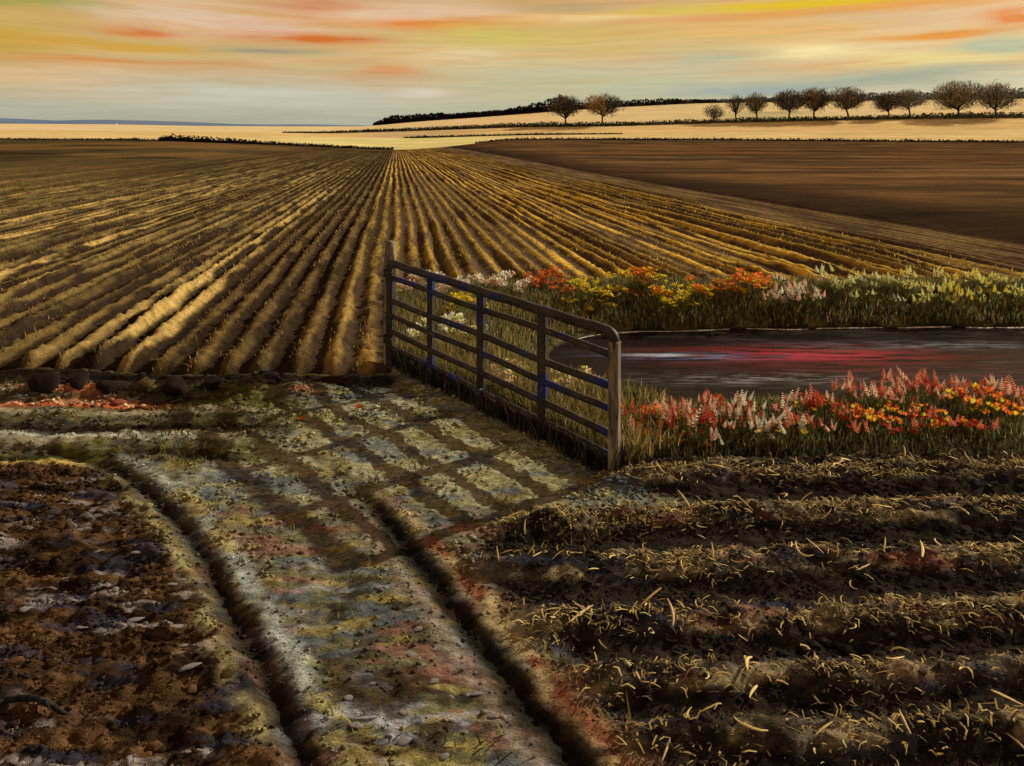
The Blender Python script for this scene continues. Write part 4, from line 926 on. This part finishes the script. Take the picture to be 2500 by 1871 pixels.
# far bank, left to right
FB = 'flowering plants on the far bank'
O_ = [('daisy', 'orange', 1.4), ('puff', 'orange', 1.0), ('daisy', 'yellow', 1.2), ('daisy', 'yellow', 1.0)]; Y_ = [('daisy', 'yellow', 1.5), ('puff', 'yellow', 1.0)]
scatter(1290, 1390, 12.2, 12.9, 8, 'far', O_[:2] + O_[:1], 'orange-flowered plant at the left end of the far bank', FB + ', orange left', .8)
scatter(1390, 1530, 11.8, 12.8, 10, 'far', Y_, 'yellow-flowered plant on the far bank between two orange clumps', FB + ', yellow left')
scatter(1530, 1620, 12.2, 12.9, 8, 'far', O_, 'orange and red flowered plant in the middle clump of the far bank', FB + ', orange middle', .85)
scatter(1600, 1690, 11.95, 12.6, 6, 'far', Y_, 'yellow-flowered plant low on the far bank right of the middle orange clump', FB + ', yellow middle')
scatter(1680, 1800, 12.2, 12.9, 9, 'far', O_, 'orange-flowered plant of the right-hand orange clump on the far bank', FB + ', orange right', .85)
scatter(1790, 1880, 12.3, 12.9, 6, 'far', [('puff', 'orange', 1.3), ('daisy', 'yellow', 1.5)], 'tall amber and yellow flowered plant on the far bank', FB + ', amber')
scatter(1880, 2010, 11.9, 12.9, 9, 'far', [('spike', 'blush', 1.3), ('spike', 'white', 1.1), ('puff', 'blush', .7)], 'leafy plant with pale pink spikes on the far bank', FB + ', pale pink', .8)
scatter(2010, 2230, 12.3, 13.0, 14, 'far', [('spike', 'white', .9), ('spike', 'cream', 1.1), ('puff', 'cream', .6)], 'green plant with white spikes on the far bank', FB + ', white spikes', .78)
scatter(2210, 2520, 12.2, 13.2, 18, 'far', [('spike', 'cream', 1.2), ('puff', 'cream', .7), ('spike', 'yellow', .9)], 'green plant with pale yellow spikes at the right of the far bank', FB + ', pale yellow', .85)
# behind the gate
BG = 'flowering plants behind the gate'
scatter(985, 1310, 11.6, 12.9, 12, 'far', [('puff', 'white', 1.7), ('puff', 'blush', 1.4)], 'white-headed plant seen behind the top bars of the gate', BG + ', white', .8)
scatter(1100, 1175, 10.4, 11.2, 4, 'far', Y_, 'yellow-flowered plant seen through the middle of the gate', BG + ', yellow', .8)
scatter(1000, 1180, 9.3, 10.4, 8, 'low', [('puff', 'white', 1.4), ('puff', 'cream', 1.1)], 'low white-flowered plant seen between the bars of the gate', BG + ', low white')
scatter(1190, 1480, 7.3, 8.2, 13, 'low', [('daisy', 'blush', 1.0), ('puff', 'blush', .8), ('puff', 'cream', .9)], 'low pale pink flowered plant seen through the near half of the gate', BG + ', low pink')
# near bank, left to right
NB = 'flowering plants on the near bank'
RD = [('spike', 'red', .8), ('spike', 'pink', .8), ('daisy', 'orange', .8), ('puff', 'red', .5), ('spike', 'blush', .7), ('daisy', 'yellow', .5)]
scatter(1520, 1600, 6.1, 6.7, 9, 'near', RD + [('puff', 'orange', .9)], 'red and orange flowered plant just right of the gate', NB + ', by the gate', .9)
scatter(1600, 1740, 6.15, 6.8, 14, 'near', RD + [('spike', 'blush', 1.1)], 'red-spiked plant on the near bank left of the white clumps', NB + ', red left')
scatter(1740, 1860, 6.2, 6.8, 11, 'near', [('spike', 'white', .8), ('spike', 'blush', .8), ('spike', 'red', .6)], 'white and pink spiked plant on the near bank', NB + ', white left')
scatter(1860, 1950, 6.2, 6.9, 8, 'near', [('spike', 'white', .85), ('daisy', 'yellow', .6), ('spike', 'pink', .7), ('puff', 'blush', .5)], 'plant with bright white spikes on the near bank beside the deep red clump', NB + ', white right')
scatter(1950, 2060, 6.3, 7.1, 10, 'near', [('spike', 'red', .8), ('puff', 'red', .5), ('spike', 'pink', .8), ('spike', 'blush', .7), ('daisy', 'yellow', .5)], 'deep red spiked plant in the middle of the near bank', NB + ', deep red')
scatter(2060, 2500, 6.9, 7.4, 24, 'near', [('spike', 'pink', .85), ('spike', 'red', .6), ('spike', 'blush', .75)], 'tall pink-spiked plant at the water side of the near bank', NB + ', tall pink', 1.05)
scatter(2080, 2500, 6.4, 6.95, 17, 'near', [('cup', 'orange', .85), ('cup', 'yellow', .75), ('cup', 'orange', .65)], 'orange cup-flowered plant on the right of the near bank', NB + ', orange cups', .85)
scatter(2050, 2400, 6.25, 6.6, 8, 'low', [('daisy', 'red', .8), ('spike', 'pink', .6)], 'low dusky red flowered plant at the foot of the near bank', NB + ', low red')

# ------------------------------------------------------------------ clods, stones, straw, sticks
def ico(sub):
    import bmesh
    bm = bmesh.new(); bmesh.ops.create_icosphere(bm, subdivisions=sub, radius=1.0); v = np.array([q.co[:] for q in bm.verts]); f = np.array([[l.index for l in q.verts] for q in bm.faces]); bm.free(); return v, f
IV, IF = ico(2)
def lump(rs, amp=.55):
    d = IV * np.array([1, 1, .55]); s_ = rs.uniform(0, 50); n = fbm(IV[:, 0] * 1.3 + s_, IV[:, 1] * 1.3 + IV[:, 2] * 1.7 + s_, int(rs.integers(0, 999)), 3)
    q = d * (1 + amp * 2 * (n[:, None] - .5)) * (1 + .10 * rs.normal(size=(len(d), 1)))
    for _ in range(4):                       # a few broken flat faces
        a = rs.normal(size=3); a /= np.linalg.norm(a); k = q @ a; lim = rs.uniform(.35, .7); q = q - np.outer(np.maximum(k - lim, 0), a)
    return q
def clods(name, n, xr, yr, test, r0, r1, seed, label):
    rs = np.random.default_rng(seed); shapes = [lump(rs) for _ in range(16)]
    x = rs.uniform(*xr, n * 5); y = rs.uniform(*yr, n * 5); k = test(x, y) & (fbm(x * 2, y * 4, seed, 3) + rs.normal(size=len(x)) * .07 > .5); x, y = x[k][:n], y[k][:n]; n = len(x); h, c = near(x, y, 'both')
    V_ = []; F_ = []; C_ = []
    for i in range(n):
        r = r0 + (r1 - r0) * rs.random() ** 4; a = rs.uniform(-.6, .6); s_ = shapes[i % 16] * r * np.array([rs.uniform(1, 1.9) * rs.choice([-1, 1]), 1, rs.uniform(.6, 1.2)])
        p = np.stack([s_[:, 0] * math.cos(a) - s_[:, 1] * math.sin(a), s_[:, 0] * math.sin(a) + s_[:, 1] * math.cos(a), s_[:, 2]], 1) + np.array([x[i], y[i], h[i] - r * .05])
        V_.append(p); F_.append(IF + i * len(IV)); C_.append(np.broadcast_to(np.clip(c[i] * rs.uniform(.55, 1.25), .004, .6), p.shape))
    o = link(name, raw_mesh(name, np.concatenate(V_), np.concatenate(F_), np.concatenate(C_), False), M_CLOD); tag(o, label, 'soil clods', kind='stuff')
def t_left(x, y): return (path_d(RUT1, x, y) < -.10) & (np.abs(x / y) < .85)
def t_right(x, y): return (path_d(RUT2, x, y) > .22) & (x > -.6 + (y - 4.6) * 1.2) & (np.abs(x / y) < .85)
def t_track(x, y): return (path_d(RUT1, x, y) > .10) & ((np.abs(path_d(RUT2, x, y)) > .1)) & (x < .6) & (np.abs(x / y) < .9)
clods('left_soil_clods', 2200, (-5, .1), (2.7, 5.9), t_left, .006, .034, 51, 'small crumbs and clods of brown ploughed soil in the left corner')
clods('right_soil_clods', 2200, (-.3, 5), (2.7, 5.9), t_right, .006, .032, 52, 'small crumbs and clods on the dark ridged soil at the right')
clods('track_clods', 700, (-4, .6), (2.8, 7.0), t_track, .005, .018, 53, 'small crumbs of earth strewn over the track')
clods('row_end_clods', 500, (-8, -1.6), (7.6, 8.4), lambda x, y: x < -1.5, .012, .06, 54, 'dark crumbled earth along the end of the rows')
def crumbs(name, n, xr, yr, test, seed, label):
    rs = np.random.default_rng(seed); v0, f0 = ico(1); x = rs.uniform(*xr, n * 4); y = rs.uniform(*yr, n * 4); k = test(x, y) & (fbm(x * 3, y * 5, seed, 3) + rs.normal(size=len(x)) * .1 > .48); x, y = x[k][:n], y[k][:n]; n = len(x); h, c = near(x, y, 'both')
    r = (.0035 + .010 * rs.random(n) ** 3) * np.clip(y / 4, .8, 2); v = v0[None] * r[:, None, None] * rs.uniform(.55, 1.5, (n, 12, 1)) * np.stack([rs.uniform(1, 1.8, n), np.ones(n), rs.uniform(.5, .9, n)], 1)[:, None, :] + np.stack([x, y, h + r * .2], 1)[:, None, :]
    f = (f0[None] + 12 * np.arange(n)[:, None, None]).reshape(-1, 3); cols = np.repeat(np.clip(c * rs.uniform(.5, 1.4, (n, 1)), .004, .6), 12, 0)
    tag(link(name, raw_mesh(name, v.reshape(-1, 3), f, cols, False), M_CLOD), label, 'soil crumbs', kind='stuff')
crumbs('left_soil_crumbs', 7000, (-5, .1), (2.7, 5.9), t_left, 56, 'fine crumbs over the brown soil at the left')
crumbs('right_soil_crumbs', 9000, (-.6, 5), (2.7, 6.1), t_right, 57, 'fine crumbs over the dark ridged soil')
crumbs('track_crumbs', 8000, (-6, .9), (2.8, 8.0), lambda x, y: (path_d(RUT1, x, y) > -.1) & (x < .7) & (np.abs(x / y) < .9), 58, 'fine crumbs of earth and grit over the track')
M_DARKCLOD = mat_col('dark_clod', alb(36, 26, 15), alb(22, 16, 10), 9., .95, .1, .8, .02); M_REDCLOD = mat_col('red_clod', alb(150, 76, 44), alb(90, 48, 30), 9., .95, .1, .6, .02)
M_STONE = mat_col('pale_stone', alb(150, 140, 124), alb(96, 88, 78), 25., .8, .25, .5, .01)
rs0 = np.random.default_rng(60)
LM = [raw_mesh('clod', lump(rs0, .8), IF, None, False) for _ in range(6)]
for k, (px, py, r, lab) in enumerate([(115, 935, .17, 'big black clod nearest the left edge at the end of the rows'), (195, 930, .15, 'black clod second from the left at the end of the rows'), (270, 938, .20, 'largest black clod lying at the end of the rows'),
        (345, 940, .13, 'flat brown-topped clod between two large black ones'), (430, 935, .17, 'black clod right of the flat brown-topped one'), (520, 938, .13, 'smaller dark clod at the right of the clods by the rows')]):
    x, y = P(px, py + 18); me = LM[k].copy(); me.materials.append(M_DARKCLOD if k != 3 else mat_col('brown_clod', alb(86, 66, 34), alb(40, 30, 16), 6., .95, .1, .8, .02))
    tag(link('clod', me, None, None, (x, y, gh(x, y) + r * .02), (.15 * math.sin(k), .2 * math.cos(k * 2), k * 1.3), (r * 1.2, r, r * 1.05)), lab, 'clod', 'big clods at the end of the rows')
x, y = P(285, 982); me = LM[2].copy(); me.materials.append(M_REDCLOD); tag(link('clod', me, None, None, (x, y, gh(x, y) + .02), (0, 0, .6), (.085, .07, .075)), 'small rust-red clod in front of the big black ones', 'clod')
SM = [raw_mesh('stone', lump(rs0, .85), IF, None, False) for _ in range(5)]
for m_ in SM: m_.materials.append(M_STONE)
def stones(spots, label, group, r0, r1):
    for (px, py) in spots:
        x, y = P(px, py); r = random.uniform(r0, r1)
        tag(link('stone', random.choice(SM), None, None, (x, y, gh(x, y) + r * .12), (random.uniform(-.2, .2), random.uniform(-.2, .2), random.uniform(-.35, .35)), (r * random.uniform(1.5, 2.4), r, r * .62)), label, 'stone', group)
stones([(240, 1355), (330, 1372), (395, 1360), (115, 1415), (160, 1420), (440, 1430), (420, 1445), (335, 1450), (205, 1540), (325, 1525), (385, 1560), (450, 1585), (240, 1548), (180, 1470), (60, 1500), (455, 1655), (130, 1630), (300, 1300), (90, 1290), (500, 1500)],
       'flat pale stone lying in the brown ploughed soil at the left', 'pale stones in the left soil', .010, .022)
stones([(850, 1715), (905, 1680), (1060, 1672), (1100, 1700), (1165, 1690), (980, 1745), (1130, 1780), (870, 1790), (1020, 1540), (1010, 1600), (920, 1440), (980, 1820), (1080, 1850), (800, 1670), (1160, 1640)],
       'flat pale stone between the two wheel ruts of the track', 'pale stones on the track', .009, .020)
M_STRAW = mat_col('straw', alb(216, 182, 104), alb(172, 138, 70), 40., .6, .3)
def straw_mesh(seed, bend):
    rs = random.Random(seed); pts = []; x = y = 0.0; a = rs.uniform(-.3, .3); n = 6
    for k in range(n + 1):
        pts.append((x, y, .012 * math.sin(math.pi * k / n) * rs.uniform(.4, 1.6))); x += math.cos(a) / n; y += math.sin(a) / n; a += bend / n * rs.uniform(.4, 1.6)
    mb = MB(); pts = [(p[0] - x / 2, p[1] - y / 2, p[2]) for p in pts]
    w = [.022, .036, .043, .046, .040, .030, .012]; vs_ = []; fs = []
    for k, p in enumerate(pts):
        q = Vector(pts[min(k + 1, n)]) - Vector(pts[max(k - 1, 0)]); q.normalize(); sd_ = Vector((-q.y, q.x, 0)) * w[k]
        vs_ += [Vector(p) - sd_, Vector(p) + Vector((0, 0, w[k] * .8)), Vector(p) + sd_]
    for k in range(n): fs += [(3 * k, 3 * k + 3, 3 * k + 4, 3 * k + 1), (3 * k + 1, 3 * k + 4, 3 * k + 5, 3 * k + 2)]
    mb.add(vs_, fs); me = mb.mesh('straw', True); me.materials.append(M_STRAW); return me
STR = [straw_mesh(k, b) for k, b in enumerate((2.0, -1.6, .3, -.2, 2.6, .1, -.9, 1.1))]
def straw(x, y, L, rz, label, group=None, tilt=0.0):
    tag(link('straw', random.choice(STR), None, None, (x, y, gh(x, y) + .010 + abs(math.sin(tilt)) * L * .4), (random.uniform(-.2, .2), tilt, rz), L), label, 'straw', group)
for k, yc in enumerate(RY[:6]):
    for _ in range((52, 42, 38, 26, 18, 14)[k]):
        y = yc + random.gauss(0, .075); x = random.uniform(-.1 + (.5 if k == 0 else 0) - .3 * (k > 2), .80 * y); y += .035 * x
        if not bool(t_right(np.array([x]), np.array([y]))[0]): continue
        straw(x, y, random.uniform(.06, .13) * random.choice((1, 1, 1.5)), random.uniform(0, 6.28), ['wisp of straw on the ridge nearest the bank', 'wisp of straw on the second ridge from the bank', 'wisp of straw on the third ridge from the bank', 'wisp of straw on the fourth ridge from the bank', 'wisp of straw on the fifth ridge from the bank', 'wisp of straw on the nearest ridge in view'][k],
              'straw on ridge ' + ('nearest the bank', 'second from the bank', 'third from the bank', 'fourth from the bank', 'fifth from the bank', 'nearest the viewer')[k], random.uniform(-.6, .6))
x, y = P(1950, 1600); straw(x, y, .30, 1.5, 'long bent straw lying across a dark furrow at the right')
x, y = P(1360, 1530); straw(x, y, .13, 1.2, 'forked straw beside the right-hand rut')
n0 = 5000; rs = np.random.default_rng(71); x = rs.uniform(-.4, 4.6, n0); y = RY[rs.integers(0, 7, n0)] + rs.normal(size=n0) * .10 + .035 * x; k = t_right(x, y); x, y = x[k], y[k]
blades('straw_chaff', x, y, gh_many(x, y), rs.uniform(.008, .030, len(x)), rs.uniform(.004, .009, len(x)), pick(rs, [alb(176, 148, 88), alb(120, 100, 62), alb(92, 80, 56), alb(140, 110, 60)], len(x)), 72, 'fine broken chaff along the ridges of the dark soil', 'chaff', 1.6)
def tangle():
    """broken straw lying in tangled rows along the crests"""
    rs = np.random.default_rng(81); n = 13000; x = rs.uniform(-.6, 4.7, n); k = rs.choice(7, n, p=[.26, .2, .18, .13, .10, .08, .05]); y = RY[k] + rs.normal(size=n) * .07 + .035 * x
    m = t_right(x, y) & (fbm(x * 1.7, y * 2.5, 306, 3) + .10 * rs.normal(size=n) > .47); x, y = x[m], y[m]; n = len(x)
    L = rs.uniform(.02, .085, n); a = rs.uniform(0, 6.28, n); b = a + rs.normal(size=n) * .7; w = rs.uniform(.002, .0055, n); z = gh_many(x, y) + .006
    p0 = np.stack([x, y, z], 1); d0 = np.stack([np.cos(a), np.sin(a), rs.uniform(-.1, .5, n)], 1); d1 = np.stack([np.cos(b), np.sin(b), rs.uniform(-.6, .3, n)], 1)
    p1 = p0 + d0 * L[:, None] * .5; p2 = p1 + d1 * L[:, None] * .5; s_ = np.stack([-np.sin(a), np.cos(a), 0 * a], 1) * w[:, None]; up = np.array([0, 0, 1.0]) * w[:, None]
    v = np.stack([p0 - s_, p0 + s_, p1 - s_ + up, p1 + s_ + up, p2 - s_ * .6, p2 + s_ * .6], 1).reshape(-1, 3); i = np.arange(n)[:, None] * 6
    f = np.concatenate([i + np.array([[0, 1, 3, 2]]), i + np.array([[2, 3, 5, 4]])], 0)
    o = link('straw_litter', raw_mesh('straw_litter', v, f, np.repeat(pick(rs, [alb(204, 172, 100), alb(170, 140, 80), alb(128, 106, 64), alb(100, 84, 54)], n), 6, 0), False), M_LEAF)
    tag(o, 'tangled broken straw lying in rows along the ridges of the dark soil', 'straw litter', kind='stuff')
tangle()
M_STICK = mat_col('stick_bark', alb(44, 40, 34), alb(20, 17, 13), 30., .85, .2, .5, .005)
def stick(p0, p1, r, label, bend=.02):
    a = np.array(P(*p0)); b = np.array(P(*p1)); L = float(np.hypot(*(b - a))); ang = math.atan2(b[1] - a[1], b[0] - a[0]); o = empty('stick', (a[0], a[1], gh(*a)), (0, 0, ang)); tag(o, label, 'stick')
    z1 = gh(*b) - gh(*a); mb = MB(); mb.tube([(L * t, bend * math.sin(t * 5), r * .7 + z1 * t + .02 * math.sin(math.pi * t)) for t in np.linspace(0, 1, 8)], [r, r * 1.1, r, r * .9, r * .95, r * .8, r * .7, r * .4], 7); link('stem', mb.mesh('stem', True), M_STICK, o)
    mb = MB(); mb.tube([(L * .55, bend * math.sin(2.75), r + z1 * .55 + .02), (L * .68, -.03, r + z1 * .6 + .035), (L * .74, -.045, r + z1 * .6 + .03)], [r * .6, r * .4, r * .2], 5); link('twig', mb.mesh('twig', True), M_STICK, o)
stick((12, 1738), (186, 1762), .014, 'dark crooked stick lying on the soil at the lower left')
stick((-30, 1662), (78, 1668), .011, 'short dark stick at the left edge above the crooked one', .012)
M_OLEAF = mat_leaf('orange_leaf', False, np.array(lin((226, 120, 30))), .4)
def leaf(px, py, rz, label):
    x, y = P(px, py); mb = MB(); mb.add([(0, 0, .01), (.05, .03, .022), (.11, 0, .012), (.05, -.03, .02), (.05, 0, .008)], [(0, 4, 1), (1, 4, 2), (2, 4, 3), (3, 4, 0)]); tag(link('fallen_leaf', mb.mesh('fallen_leaf'), M_OLEAF, None, (x, y, gh(x, y) + .02), (.2, 0, rz)), label, 'leaf')
leaf(725, 1026, -.5, 'orange fallen leaf on the grass near the bend of the track'); leaf(862, 998, .4, 'small amber fallen leaf between the gate and the rows')
